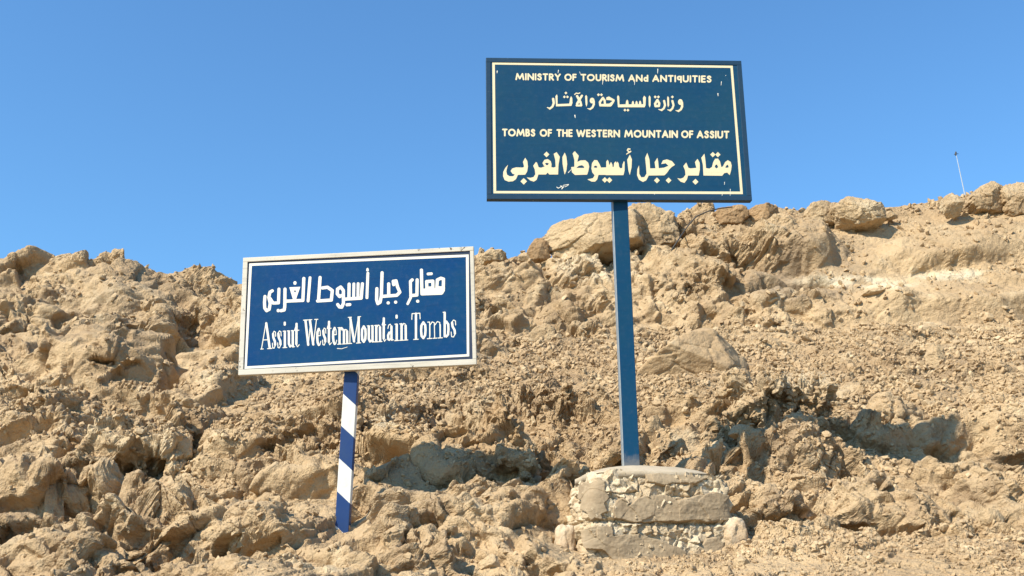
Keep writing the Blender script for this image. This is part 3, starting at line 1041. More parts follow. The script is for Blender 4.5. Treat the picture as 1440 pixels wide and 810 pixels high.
# serif letters, narrow and bold: (x, y) with y = 0 at the baseline and 1 at cap height, boxes 0..1 wide; 't' thick stroke, 'n' thin stroke
XH = 0.64
SERIF = {
    'A': [('n', [(.08, .03), (.5, .98)]), ('t', [(.52, .95), (.84, .05)]), ('n', [(.24, .34), (.66, .34)]), ('n', [(0, .01), (.24, .01)]), ('n', [(.64, .01), (1.05, .01)])],
    's': [('n', [(.82, .45), (.78, .60), (.5, .64), (.28, .58)]), ('t', [(.28, .54), (.35, .40), (.66, .26), (.7, .14)]), ('n', [(.7, .1), (.48, .01), (.2, .03), (.14, .2)])],
    'i': [('t', [(.52, .04), (.52, .6)]), ('n', [(.2, .62), (.5, .62)]), ('n', [(.15, .01), (.9, .01)]), ('t', [(.5, .86), (.5, .93)])],
    'u': [('t', [(.26, .6), (.26, .14), (.42, .04)]), ('n', [(.4, .02), (.62, .06), (.75, .16)]), ('t', [(.76, .6), (.76, .04)]), ('n', [(.05, .62), (.26, .62)]), ('n', [(.56, .62), (.76, .62)]), ('n', [(.76, .01), (1, .02)])],
    't': [('t', [(.45, .86), (.42, .12)]), ('n', [(.42, .08), (.6, .01), (.9, .08)]), ('n', [(.1, .62), (.85, .62)]), ('n', [(.12, .63), (.45, .84)])],
    'W': [('t', [(.14, .96), (.33, .06)]), ('n', [(.33, .04), (.5, .9)]), ('t', [(.45, .96), (.68, .06)]), ('n', [(.68, .04), (.9, .96)]), ('n', [(0, .98), (.3, .98)]), ('n', [(.36, .98), (.58, .98)]), ('n', [(.78, .98), (1, .98)])],
    'e': [('t', [(.5, .62), (.26, .5), (.22, .3), (.3, .12), (.5, .03)]), ('n', [(.5, .63), (.75, .55), (.8, .37), (.26, .37)]), ('n', [(.5, .02), (.7, .03), (.86, .16)])],
    'r': [('t', [(.36, .04), (.36, .6)]), ('n', [(.1, .62), (.36, .62)]), ('n', [(.05, .01), (.66, .01)]), ('n', [(.38, .48), (.6, .62), (.78, .62)]), ('t', [(.82, .55), (.82, .57)])],
    'n': [('t', [(.26, .04), (.26, .6)]), ('n', [(.05, .62), (.26, .62)]), ('n', [(.04, .01), (.48, .01)]), ('n', [(.28, .5), (.5, .63), (.7, .6)]), ('t', [(.74, .54), (.76, .04)]), ('n', [(.56, .01), (1, .01)])],
    'M': [('n', [(.13, .03), (.15, .95)]), ('t', [(.16, .95), (.47, .08)]), ('n', [(.48, .05), (.82, .95)]), ('t', [(.84, .95), (.84, .04)]), ('n', [(0, .98), (.25, .98)]), ('n', [(.78, .98), (1, .98)]), ('n', [(0, .01), (.28, .01)]), ('n', [(.66, .01), (1, .01)])],
    'o': [('t', [(.5, .61), (.24, .5), (.2, .32), (.26, .12), (.5, .04)]), ('t', [(.5, .04), (.74, .14), (.8, .32), (.76, .5), (.5, .61)])],
    'a': [('n', [(.2, .48), (.3, .6), (.52, .63), (.66, .56)]), ('t', [(.68, .54), (.68, .08)]), ('n', [(.68, .38), (.4, .32)]), ('t', [(.38, .32), (.22, .22), (.26, .08), (.38, .06)]), ('n', [(.4, .03), (.66, .14)]), ('n', [(.7, .03), (.96, .05)])],
    'T': [('t', [(.5, .04), (.5, .96)]), ('n', [(.06, .97), (.94, .97)]), ('n', [(.06, .97), (.03, .76)]), ('n', [(.94, .97), (.97, .76)]), ('n', [(.24, .01), (.76, .01)])],
    'm': [('n', [(.15, .03), (.15, .6)]), ('n', [(.02, .62), (.15, .62)]), ('n', [(.0, .01), (.3, .01)]), ('n', [(.16, .5), (.32, .62), (.46, .58), (.48, .02)]), ('n', [(.38, .01), (.62, .01)]),
          ('n', [(.5, .5), (.66, .62), (.82, .58), (.84, .02)]), ('n', [(.7, .01), (1, .01)]), ('n', [(.17, .1), (.17, .55)]), ('n', [(.86, .05), (.86, .5)])],
    'b': [('t', [(.26, .06), (.26, .95)]), ('n', [(.02, .97), (.26, .97)]), ('n', [(.28, .5), (.48, .62)]), ('t', [(.5, .61), (.76, .5), (.8, .32), (.74, .12), (.5, .05)]), ('n', [(.5, .02), (.3, .06)])],
}

# ------------------------------------------------------------------ sign boards
def board_pose(p):
    a, b_, g = p[3:6]
    Rz = Matrix.Rotation(a, 3, 'Z')
    Rx = Matrix.Rotation(b_, 3, 'X')
    Ry = Matrix.Rotation(g, 3, 'Y')
    return np.array((Rz @ Rx @ Ry)), np.array(p[:3]) + np.array([0, 0, EYE])


def pixel_to_board(p):
    """maps a picture position to the board's own coordinates (x right, z up, metres from its centre)"""
    M, O = board_pose(p)
    n = M[:, 1]

    def f(px, py):
        r = ray(px, py)
        e_ = np.array([0, 0, EYE])
        t = np.dot(O - e_, n) / np.dot(r, n)
        q = M.T @ (e_ + r * t - O)
        return float(q[0]), float(q[2])
    return f


def box(x0, x1, y0, y1, z0, z1):
    V_ = [(x0, y0, z0), (x1, y0, z0), (x1, y1, z0), (x0, y1, z0), (x0, y0, z1), (x1, y0, z1), (x1, y1, z1), (x0, y1, z1)]
    F_ = [[0, 3, 2, 1], [4, 5, 6, 7], [0, 1, 5, 4], [1, 2, 6, 5], [2, 3, 7, 6], [3, 0, 4, 7]]
    return V_, F_


def bevel_box(name, dims, mat, parent, width=0.004, **props):
    V_, F_ = box(*dims)
    o = link(name, (V_, F_), mat, parent, **props)
    bm_ = bmesh.new()
    bm_.from_mesh(o.data)
    bmesh.ops.bevel(bm_, geom=bm_.edges[:], offset=width, segments=2, affect='EDGES', profile=0.6)
    bm_.to_mesh(o.data)
    bm_.free()
    return o


def paint(name, col, col2, rough=0.45, spec=0.4, chips=0.0, chipcol=(.35, .3, .25), dust=0.12, scale=1.0):
    m, nt, b_ = new_mat(name, rough, spec)
    tc = nd(nt, 'ShaderNodeTexCoord')
    co = tc.outputs['Object']
    n1 = noise_node(nt, co, 2.2 * scale, 5, 0.6)
    n2 = noise_node(nt, co, 26 * scale, 5, 0.7)
    mp = nd(nt, 'ShaderNodeMapping')
    mp.inputs['Scale'].default_value = (3.5, 3.5, 42)
    nt.links.new(co, mp.inputs['Vector'])
    n3 = noise_node(nt, mp.outputs[0], 1.0 * scale, 4, 0.6)
    c = mix_rgb(nt, ramp(nt, n1, 0.3, 0.7), col, col2)
    c = mix_rgb(nt, math_node(nt, 'MULTIPLY', ramp(nt, n3, 0.5, 0.75), dust * 1.4), c, tuple(v * 0.5 for v in col))
    c = mix_rgb(nt, math_node(nt, 'MULTIPLY', ramp(nt, n2, 0.45, 0.85), dust * 0.25), c, (0.5, 0.42, 0.32))
    if chips:
        n4 = noise_node(nt, co, 14 * scale, 6, 0.75)
        c = mix_rgb(nt, ramp(nt, n4, 0.70 - chips, 0.705 - chips), c, chipcol)
    nt.links.new(c, b_.inputs['Base Color'])
    bp = nd(nt, 'ShaderNodeBump')
    bp.inputs['Strength'].default_value = 0.25
    bp.inputs['Distance'].default_value = 0.003
    nt.links.new(math_node(nt, 'ADD', n2, n3), bp.inputs['Height'])
    nt.links.new(bp.outputs[0], b_.inputs['Normal'])
    return m


M_BLUE = paint('weathered_blue_paint', (0.006, 0.050, 0.115), (0.011, 0.058, 0.108), 0.55, 0.1, dust=0.13)
M_BLUE_RIM = paint('faded_blue_rim_paint', (0.013, 0.042, 0.085), (0.017, 0.046, 0.082), 0.5, 0.2, dust=0.1, chips=0.03, chipcol=(0.3, 0.35, 0.4))
M_BLUE_POST = paint('blue_post_paint', (0.003, 0.043, 0.102), (0.006, 0.047, 0.095), 0.42, 0.15, dust=0.12, chips=0.02, chipcol=(0.22, 0.18, 0.15))
M_ROYAL = paint('royal_blue_paint', (0.001, 0.042, 0.145), (0.004, 0.050, 0.13), 0.55, 0.08, dust=0.16)
M_CREAM = paint('cream_lettering_paint', (0.74, 0.64, 0.42), (0.72, 0.60, 0.38), 0.55, 0.2, dust=0.06)
M_WHITE = paint('white_lettering_paint', (0.74, 0.71, 0.62), (0.70, 0.66, 0.56), 0.55, 0.2, dust=0.05)
M_FRAME = paint('chipped_white_frame_paint', (0.60, 0.54, 0.45), (0.52, 0.47, 0.38), 0.65, 0.2, dust=0.4, chips=0.07, chipcol=(0.12, 0.09, 0.06))
M_NAVY = paint('dark_navy_line_paint', (0.02, 0.03, 0.06), (0.03, 0.04, 0.07), 0.5, 0.3)


BIG = [0.7236, 6.664, 3.2525, 0.0491, 0.0316, -0.014, 1.0469]
SMALL = [-0.9824, 6.5113, 1.905, -0.0517, 0.0082, -0.034, 0.7784]


def place(o, parent, M3, O):
    """put a part that is modelled in a board's coordinates under its thing"""
    mw = Matrix.Translation(Vector(O)) @ Matrix(M3.tolist()).to_4x4()
    o.matrix_local = Matrix.Translation(-parent.location) @ mw


def lettering(name, field, parent, pose, mat, y=-0.0012, cuts=()):
    tb = pixel_to_board(pose)

    def to3d(a, b_):
        u, v = tb(a, b_)
        return (u, y, v)
    V_, F_ = field.mesh(lambda a, b_: (a, b_))
    lim = [-1e9] + sorted(cuts) + [1e9]
    for lo, hi in zip(lim[:-1], lim[1:]):                      # one part per word
        sub = [fc for fc in F_ if lo <= V_[fc[0]][0] < hi]
        if not sub:
            continue
        used = sorted({v_ for fc in sub for v_ in fc})
        mp_ = {v_: k for k, v_ in enumerate(used)}
        o = link(name, ([to3d(*V_[v_]) for v_ in used], [[mp_[v_] for v_ in fc] for fc in sub]), mat, parent)
        place(o, parent, *board_pose(pose))
    return o


def border(name, outer, inner, parent, pose, mat, y=-0.0010, wob=0.0):
    tb = pixel_to_board(pose)
    V_ = []
    for q in (outer, inner):
        for (a, b_) in q:
            u, v = tb(a, b_)
            V_.append((u, y, v))
    F_ = [[k, 4 + k, 4 + (k + 1) % 4, (k + 1) % 4] for k in range(4)]
    o = link(name, (V_, F_), mat, parent)
    place(o, parent, *board_pose(pose))
    return o


def Z(ox, oy, sc):
    return lambda pts: [(ox + a / sc, oy + b_ / sc) for a, b_ in pts]


# ---- the big sign
base_big = depth_point(889, 653, 6.72)
t_big = empty('tourism_sign', tuple(base_big), label='tall dark blue sign with cream writing on a blue post set in masonry footing', category='sign')
W1, H1 = 1.8, BIG[6]
Mb, Ob = board_pose(BIG)
pn = bevel_box('panel', (-W1 / 2 + 0.03, W1 / 2 - 0.03, 0.0, 0.012, -H1 / 2 + 0.03, H1 / 2 - 0.03), M_BLUE, t_big, 0.001)
place(pn, t_big, Mb, Ob)
rimw = 0.034
for nm, dims in (('rim_rail', (-W1 / 2, W1 / 2, -0.004, 0.05, H1 / 2 - rimw, H1 / 2)), ('rim_rail', (-W1 / 2, W1 / 2, -0.004, 0.05, -H1 / 2, -H1 / 2 + rimw)),
                 ('rim_rail', (-W1 / 2, -W1 / 2 + rimw, -0.0035, 0.0495, -H1 / 2 + rimw, H1 / 2 - rimw)), ('rim_rail', (W1 / 2 - rimw, W1 / 2, -0.0035, 0.0495, -H1 / 2 + rimw, H1 / 2 - rimw))):
    o = bevel_box(nm, dims, M_BLUE_RIM, t_big, 0.003)
    place(o, t_big, Mb, Ob)
z1 = Z(670, 70, 3.6)
border('border_line', z1([(80, 64), (1297, 81), (1349, 731), (86, 727)]), z1([(93, 75), (1286, 92), (1335, 718), (100, 715)]), t_big, BIG, M_CREAM)

f = Field(718, 98, 1008, 122, 0.22)
caps(f, [(t, 670 + a / 3.6, 670 + b_ / 3.6) for t, a, b_ in (('MINISTRY', 197, 427), ('OF', 445, 507), ('TOURISM', 528, 748), ('ANd', 768, 870), ('ANTIqUITIES', 890, 1190))],
     724.7, 112.6, 0.0130, 9.6, 1.12)
lettering('word', f, t_big, BIG, M_CREAM, cuts=[670 + q / 3.6 for q in (436, 517, 758, 880)])
f = Field(700, 178, 1034, 200, 0.22)
caps(f, [(t, 670 + a / 3.6, 670 + b_ / 3.6) for t, a, b_ in (('TOMBS', 130, 298), ('OF', 320, 383), ('THE', 405, 487), ('WESTERN', 505, 727), ('MOUNTAIN', 748, 1020), ('OF', 1036, 1098), ('ASSIUT', 1115, 1280))],
     706, 191.6, 0.0097, 10.4, 1.2)
lettering('word', f, t_big, BIG, M_CREAM, cuts=[670 + q / 3.6 for q in (309, 394, 496, 737, 1028, 1106)])

# second line, the ministry's name
f = Field(764, 126, 966, 160, 0.22)
A = Z(690, 90, 8.0)
B = Z(860, 90, 7.58)
f.stroke(A([(703, 395), (710, 440), (695, 480), (665, 503)]), 1.7, 1.3)
f.stroke(A([(670, 502), (636, 490)]), 1.3, 0.5)
f.poly(A([(728, 365), (745, 342), (752, 362), (752, 452), (885, 446), (893, 385), (905, 362), (918, 385), (920, 440), (908, 472), (735, 478)]))
diamond(f, 690 + 846 / 8, 90 + 327 / 8, 2.0)
diamond(f, 690 + 829 / 8, 90 + 371 / 8, 2.0)
diamond(f, 690 + 864 / 8, 90 + 371 / 8, 2.0)
f.stroke(A([(972, 362), (1010, 430), (1018, 465)]), 1.6, 1.6)
f.stroke(A([(1026, 358), (1000, 400), (972, 450)]), 1.5, 1.7)
f.stroke(A([(966, 468), (1018, 468)]), 1.3)
f.stroke(A([(945, 344), (962, 328), (985, 334), (1003, 326)]), 0.7)
f.poly(A([(1062, 362), (1076, 350), (1086, 368), (1088, 450), (1078, 482), (1068, 455)]))
f.stroke(A(arc(1141, 412, 15, 20, 0, 360, 10)), 1.5)
f.stroke(A([(1158, 420), (1160, 455), (1145, 490), (1118, 508)]), 1.7, 1.2)
f.stroke(A([(1122, 508), (1090, 502)]), 1.2, 0.4)
f.stroke(A([(1232, 462), (1228, 430), (1262, 382), (1282, 410), (1286, 462), (1232, 465)]), 1.5)
f.poly(A([(1225, 452), (1335, 446), (1372, 415), (1340, 408), (1302, 405), (1300, 378), (1330, 366), (1396, 404), (1392, 424), (1362, 470), (1350, 480), (1225, 478)]))
diamond(f, 690 + 1212 / 8, 90 + 347 / 8, 2.1)
diamond(f, 690 + 1246 / 8, 90 + 347 / 8, 2.1)
# right half
f.poly(B([(58, 350), (70, 332), (82, 352), (84, 432), (150, 430), (155, 395), (167, 380), (178, 398), (182, 432), (214, 430), (218, 404), (228, 392), (238, 406), (240, 430), (252, 430),
          (256, 404), (266, 392), (276, 406), (280, 430), (290, 430), (294, 402), (304, 390), (314, 404), (318, 430), (338, 428), (334, 362), (347, 338), (366, 358), (362, 440), (352, 462), (68, 462)]))
diamond(f, 860 + 142 / 7.58, 90 + 492 / 7.58, 2.1)
diamond(f, 860 + 174 / 7.58, 90 + 493 / 7.58, 2.1)
f.poly(B([(394, 356), (404, 334), (416, 356), (416, 440), (405, 466), (396, 440)]))
f.stroke(B([(468, 448), (464, 425), (488, 385), (508, 420), (504, 448), (468, 450)]), 1.6)
diamond(f, 860 + 465 / 7.58, 90 + 352 / 7.58, 2.1)
diamond(f, 860 + 499 / 7.58, 90 + 352 / 7.58, 2.1)
f.stroke(B([(560, 395), (570, 440), (556, 475), (532, 492)]), 1.5, 1.3)
f.stroke(B([(535, 493), (500, 484)]), 1.3, 0.4)
f.poly(B([(592, 362), (600, 342), (612, 362), (614, 440), (603, 464), (595, 440)]))
f.stroke(B([(648, 395), (660, 440), (648, 475), (625, 496)]), 1.5, 1.3)
f.stroke(B([(628, 496), (596, 488)]), 1.3, 0.4)
diamond(f, 860 + 648 / 7.58, 90 + 352 / 7.58, 2.1)
f.stroke(B(arc(733, 406, 14, 20, 0, 360, 10)), 1.5)
f.stroke(B([(750, 415), (752, 455), (738, 485), (712, 503)]), 1.7, 1.3)
f.stroke(B([(715, 503), (684, 496)]), 1.3, 0.4)
lettering('word', f, t_big, BIG, M_CREAM, cuts=[839.5, 917.4])

# fourth line, large letters
f = Field(702, 205, 1032, 264, 0.25)
A = Z(690, 180, 7.36)
B = Z(860, 180, 7.2)
f.poly(A([(180, 380), (150, 415), (130, 455), (128, 500), (145, 540), (185, 556), (230, 552), (262, 530), (282, 486), (358, 484), (378, 450), (386, 400), (380, 345), (357, 308), (334, 352), (346, 400),
          (334, 410), (262, 408), (222, 420), (206, 446), (226, 474), (250, 482), (232, 500), (196, 500), (170, 484), (162, 450), (168, 420)]))
diamond(f, 690 + 342 / 7.36, 180 + 553 / 7.36, 4.6)
f.poly(A([(372, 512), (412, 545), (448, 556), (476, 536), (494, 482), (572, 482), (590, 462), (606, 482), (698, 482), (702, 380), (716, 300), (682, 250), (652, 268), (668, 330), (672, 402), (652, 410), (628, 406),
          (630, 372), (622, 345), (592, 322), (556, 330), (536, 362), (548, 388), (560, 398), (520, 412), (496, 406), (480, 360), (468, 352), (440, 392), (456, 430), (462, 480), (444, 508), (412, 516)]))
f.cut(A([(562, 366), (582, 360), (602, 368), (592, 384), (576, 386)]), 0.0)
diamond(f, 690 + 578 / 7.36, 180 + 274 / 7.36, 4.0)
f.poly(A([(767, 254), (784, 300), (792, 372), (784, 440), (766, 484), (756, 440), (744, 370), (742, 302)]))
f.poly(A([(870, 240), (912, 288), (896, 352), (930, 336), (980, 334), (1010, 360), (1020, 400), (1010, 450), (998, 484), (872, 487), (842, 460), (832, 405), (866, 402), (866, 330), (848, 264)]))
f.cut(A([(886, 414), (912, 392), (946, 386), (968, 402), (966, 414)]))
f.poly(A([(1000, 532), (1045, 556), (1080, 556), (1102, 535), (1116, 486), (1330, 486), (1335, 404), (1318, 404), (1296, 345), (1278, 362), (1272, 404), (1226, 406), (1222, 350), (1210, 328), (1196, 348),
          (1196, 408), (1142, 410), (1126, 372), (1102, 334), (1072, 332), (1048, 366), (1042, 420), (1052, 462), (1076, 490), (1058, 520)]))
f.cut(A([(1066, 408), (1074, 394), (1092, 390), (1106, 406), (1090, 414)]))
diamond(f, 690 + 1181 / 7.36, 180 + 538 / 7.36, 3.9)
diamond(f, 690 + 1229 / 7.36, 180 + 540 / 7.36, 4.0)
f.poly(B([(-60, 478), (120, 478), (132, 430), (132, 344), (124, 336), (110, 372), (108, 406), (76, 408), (72, 362), (60, 340), (46, 366), (44, 406), (12, 408), (8, 370), (-6, 344), (-20, 370), (-60, 404)]))
f.poly(B([(185, 270), (206, 318), (202, 400), (184, 478), (170, 430), (158, 322)]))
f.stroke(B([(186, 214), (168, 212), (160, 226), (172, 238)]), 0.9)
f.stroke(B([(192, 238), (150, 266)]), 1.1, 0.5)
f.poly(B([(278, 378), (260, 420), (258, 480), (278, 525), (318, 547), (352, 530), (376, 482), (535, 480), (560, 456), (584, 420), (608, 396), (642, 374), (612, 336), (560, 318), (520, 328), (502, 366), (548, 358),
          (576, 384), (530, 402), (478, 408), (472, 340), (464, 302), (436, 346), (444, 408), (390, 410), (384, 320), (362, 252), (340, 302), (350, 400), (354, 462), (332, 498), (300, 500), (280, 464), (280, 420)]))
diamond(f, 860 + 459 / 7.2, 180 + 531 / 7.2, 4.1)
diamond(f, 860 + 577 / 7.2, 180 + 531 / 7.2, 4.1)
f.poly(B([(664, 508), (700, 545), (738, 556), (762, 524), (774, 482), (882, 482), (894, 420), (892, 352), (870, 312), (844, 346), (858, 404), (800, 410), (778, 404), (756, 350), (726, 386), (744, 430), (748, 474), (726, 504), (696, 514)]))
diamond(f, 860 + 849 / 7.2, 180 + 545 / 7.2, 4.2)
f.poly(B([(940, 260), (908, 302), (924, 370), (930, 482), (1120, 484), (1140, 458), (1170, 452), (1196, 478), (1210, 430), (1216, 380), (1206, 344), (1176, 326), (1150, 346), (1128, 388), (1112, 398), (1098, 340), (1078, 310),
          (1048, 312), (1028, 348), (1016, 396), (990, 412), (956, 406), (950, 330)]))
f.cut(B([(1044, 396), (1052, 374), (1066, 370), (1080, 396), (1062, 410)]))
f.cut(B([(1150, 400), (1164, 378), (1178, 372), (1186, 398), (1168, 404)]))
diamond(f, 860 + 1025 / 7.2, 180 + 270 / 7.2, 3.7)
diamond(f, 860 + 1076 / 7.2, 180 + 270 / 7.2, 3.7)
lettering('word', f, t_big, BIG, M_CREAM, cuts=[800.3, 892.2, 950.6])
# the sign writer's small signature and the chips in the paint
f = Field(690, 94, 1050, 284, 0.3)
A = Z(690, 180, 7.36)
f.stroke(A([(684, 612), (700, 624), (722, 612), (738, 600)]), 0.5)
f.stroke(A([(722, 600), (742, 612), (736, 632), (758, 606)]), 0.5)
f.stroke(A([(752, 594), (806, 584)]), 0.45)
f.stroke(A([(768, 610), (790, 600), (806, 588)]), 0.4)
z1 = Z(670, 70, 3.6)
for (a, b_), (c_, d_), r_ in (((105, 108), (104, 118), .7), ((415, 104), (413, 118), .6), ((918, 98), (917, 120), .6), ((640, 158), (638, 176), .5), ((801, 160), (800, 178), .5), ((498, 332), (500, 344), .8),
                              ((1240, 162), (1238, 180), .5), ((1222, 222), (1223, 234), .7), ((1285, 706), (1284, 742), .45), ((1244, 732), (1243, 748), .4), ((902, 728), (902, 733), .5), ((1262, 130), (1262, 132), .5),
                              ((522, 112), (528, 128), .35), ((465, 622), (482, 604), .5), ((1256, 670), (1255, 684), .4)):
    f.stroke(z1([(a, b_), (c_, d_)]), r_, r_ * 0.5)
lettering('paint_flecks', f, t_big, BIG, M_WHITE)

nt = M_BLUE_POST.node_tree
b_ = nt.nodes['Principled BSDF']
old = b_.inputs['Base Color'].links[0].from_socket
tc = nd(nt, 'ShaderNodeTexCoord')
sx = nd(nt, 'ShaderNodeSeparateXYZ')
nt.links.new(tc.outputs['Object'], sx.inputs[0])
nz = noise_node(nt, tc.outputs['Object'], 22, 5, 0.7)
hgt = math_node(nt, 'ADD', sx.outputs['Z'], math_node(nt, 'MULTIPLY', nz, -0.16))
smear = math_node(nt, 'MULTIPLY', math_node(nt, 'SUBTRACT', 1.0, ramp(nt, hgt, -0.08, 0.0)), 0.45)
c = mix_rgb(nt, smear, old, (0.26, 0.22, 0.17))
lit_edge = math_node(nt, 'MULTIPLY', math_node(nt, 'LESS_THAN', sx.outputs['X'], -0.0465), math_node(nt, 'ADD', 0.35, math_node(nt, 'MULTIPLY', nz, 0.6)))  # sunlit left side of the post, painted in as a paler strip
c = mix_rgb(nt, lit_edge, c, (0.36, 0.38, 0.38))
nz3 = noise_node(nt, tc.outputs['Object'], 3.1, 5, 0.65)
c = mix_rgb(nt, math_node(nt, 'MULTIPLY', ramp(nt, nz3, 0.66, 0.72), 0.5), c, (0.13, 0.075, 0.045))
nt.links.new(c, b_.inputs['Base Color'])
pz0 = base_big[2] - 0.25
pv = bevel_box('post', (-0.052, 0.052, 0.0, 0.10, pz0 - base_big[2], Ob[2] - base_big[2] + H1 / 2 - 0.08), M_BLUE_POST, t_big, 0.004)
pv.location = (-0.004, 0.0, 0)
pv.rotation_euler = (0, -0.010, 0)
for k, zz in enumerate((-0.3, 0.3)):
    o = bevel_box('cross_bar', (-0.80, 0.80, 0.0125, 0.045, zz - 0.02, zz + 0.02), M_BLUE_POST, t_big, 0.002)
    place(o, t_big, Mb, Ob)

# ---- the small sign
base_small = depth_point(479.5, 756, 6.56)
t_small = empty('tombs_sign', tuple(base_small), label='royal blue sign board in a chipped white frame on a blue and white striped post', category='sign')
W2, H2 = 1.5, SMALL[6]
Ms, Os = board_pose(SMALL)
pn = bevel_box('panel', (-W2 / 2 + 0.02, W2 / 2 - 0.02, 0.0, 0.012, -H2 / 2 + 0.02, H2 / 2 - 0.02), M_ROYAL, t_small, 0.001)
place(pn, t_small, Ms, Os)
fw = 0.031
for dims in ((-W2 / 2, W2 / 2, -0.008, 0.034, H2 / 2 - fw * 0.95, H2 / 2), (-W2 / 2, W2 / 2, -0.008, 0.034, -H2 / 2, -H2 / 2 + fw * 1.15),
             (-W2 / 2, -W2 / 2 + fw, -0.0075, 0.0335, -H2 / 2 + fw * 1.15, H2 / 2 - fw * 0.95), (W2 / 2 - fw * 0.75, W2 / 2, -0.0075, 0.0335, -H2 / 2 + fw * 1.15, H2 / 2 - fw * 0.95)):
    o = bevel_box('frame_rail', dims, M_FRAME, t_small, 0.003)
    place(o, t_small, Ms, Os)
z2 = Z(320, 335, 3.857)
border('border_line', z2([(118, 137), (1308, 88), (1311, 641), (92, 709)]), z2([(132, 150), (1293, 102), (1298, 629), (105, 695)]), t_small, SMALL, M_WHITE)
border('dark_line', z2([(108, 127), (1324, 74), (1327, 654), (80, 721)]), z2([(117, 136), (1309, 87), (1312, 642), (91, 710)]), t_small, SMALL, M_NAVY, y=-0.0006)

f = Field(364, 372, 630, 444, 0.25)
A = Z(360, 365, 6.0)
B = Z(500, 365, 6.0)
R_ = 2.2
f.stroke(A([(76, 312), (72, 360), (74, 410), (90, 432), (112, 420), (120, 370), (108, 320), (118, 276), (138, 264)]), R_ * 0.98)
f.stroke(A([(120, 330), (145, 368), (190, 366), (194, 250)]), R_ * 0.95)
f.stroke(A([(188, 430), (188, 432)]), R_)
f.stroke(A([(245, 250), (244, 350), (243, 400), (238, 426), (212, 432)]), R_)
f.stroke(A([(244, 352), (396, 345), (404, 160)]), R_)
f.poly(A([(284, 236), (372, 232), (342, 318), (336, 346), (318, 346), (308, 318)]), 0.3)
f.cut(A([(318, 262), (340, 262), (330, 282)]))
f.stroke(A([(329, 196), (329, 200)]), R_)
f.stroke(A([(456, 154), (440, 350)]), R_ * 0.9)
f.stroke(A([(541, 152), (528, 345)]), R_)
f.stroke(A([(520, 350), (636, 342), (644, 262), (604, 234), (560, 240)]), R_)
f.stroke(A([(732, 300), (705, 312), (686, 290), (688, 250), (715, 232), (738, 262), (738, 370), (724, 402), (704, 400), (690, 380)]), R_)
f.stroke(A([(738, 335), (888, 326), (898, 205)]), R_)
f.stroke(A([(786, 208), (784, 326)]), R_)
f.stroke(A([(826, 206), (824, 326)]), R_ * 0.9)
f.stroke(A([(862, 204), (860, 326)]), R_ * 0.9)
f.stroke(A([(768, 382), (792, 380)]), R_ * 0.95)
f.stroke(A([(944, 116), (936, 322)]), R_ * 0.9)
f.stroke(A([(941, 80), (941, 90)]), 1.5, 1.9)
f.stroke(B([(224, 112), (218, 305), (208, 360), (188, 372), (178, 340), (180, 246)]), R_)
f.stroke(B([(218, 312), (348, 302), (374, 276), (354, 230), (342, 180), (318, 184), (322, 212)]), R_)
f.stroke(B([(280, 206), (280, 304)]), R_)
f.stroke(B([(275, 366), (276, 366)]), R_)
f.stroke(B([(338, 360), (339, 360)]), R_)
f.stroke(B([(478, 172), (463, 185), (466, 320), (440, 374)]), R_, R_ * 0.8)
f.stroke(B([(466, 304), (518, 300), (520, 172)]), R_)
f.stroke(B([(524, 352), (525, 352)]), R_)
f.stroke(B([(556, 90), (560, 290), (724, 284), (740, 262), (742, 165)]), R_)
f.stroke(B([(742, 165), (720, 158), (690, 172), (686, 238), (742, 240)]), R_)
f.stroke(B([(654, 285), (652, 182), (600, 186), (602, 242), (650, 240)]), R_)
f.poly(B([(560, 246), (742, 240), (740, 290), (560, 298)]))
f.cut(B([(618, 205), (636, 204), (637, 224), (620, 226)]))
f.cut(B([(702, 196), (722, 192), (724, 222), (706, 226)]))
f.stroke(B([(612, 122), (640, 120)]), R_ * 0.9)
lettering('word', f, t_small, SMALL, M_WHITE, cuts=[441.5, 525, 568.5])

f = Field(362, 433, 646, 496, 0.25)


def serif(F_, text, spans, kt=1.0):
    for c, (xa, xb, hh) in zip(text, spans):
        def mp(p):
            X = 320 + (xa + (xb - xa) * p[0]) / 3.857
            base = 335 + (603 - (xa + (xb - xa) * p[0] - 180) * 0.0625) / 3.857
            return (X + 0.0 * p[1], base - p[1] * hh)
        thin = (c == 'm')
        for kind, st in SERIF[c]:
            r = {'t': 1.55, 'n': 0.6}[kind] * kt
            if thin:
                r = 0.62
            F_.stroke([mp(p) for p in st], r)


HC = 38.0
serif(f, 'Assiut', [(180, 238, HC), (240, 266, HC), (268, 296, HC), (296, 325, HC), (322, 364, HC), (360, 392, HC)])
serif(f, 'Western', [(412, 490, HC), (480, 510, HC), (512, 538, HC), (538, 566, HC), (566, 596, HC), (596, 628, HC), (622, 658, HC * 0.86)])
serif(f, 'Mountain', [(655, 722, HC), (722, 756, HC), (756, 796, HC), (796, 838, HC), (836, 862, HC), (862, 902, HC), (902, 932, HC), (932, 978, HC)])
serif(f, 'Tombs', [(998, 1046, HC), (1042, 1082, HC * 1.02), (1084, 1166, HC), (1168, 1206, HC * 0.98), (1208, 1244, HC)])
lettering('word', f, t_small, SMALL, M_WHITE, cuts=[424, 490, 576])

f = Field(470, 484, 495, 496, 0.3)
f.stroke(Z(320, 335, 3.857)([(596, 598), (618, 600), (650, 590)]), 0.55, 0.3)
lettering('paint_smear', f, t_small, SMALL, M_WHITE)

# striped post
m_st, nt, b_ = new_mat('striped_post_paint', 0.5, 0.35)
tc = nd(nt, 'ShaderNodeTexCoord')
sx = nd(nt, 'ShaderNodeSeparateXYZ')
nt.links.new(tc.outputs['Object'], sx.inputs[0])
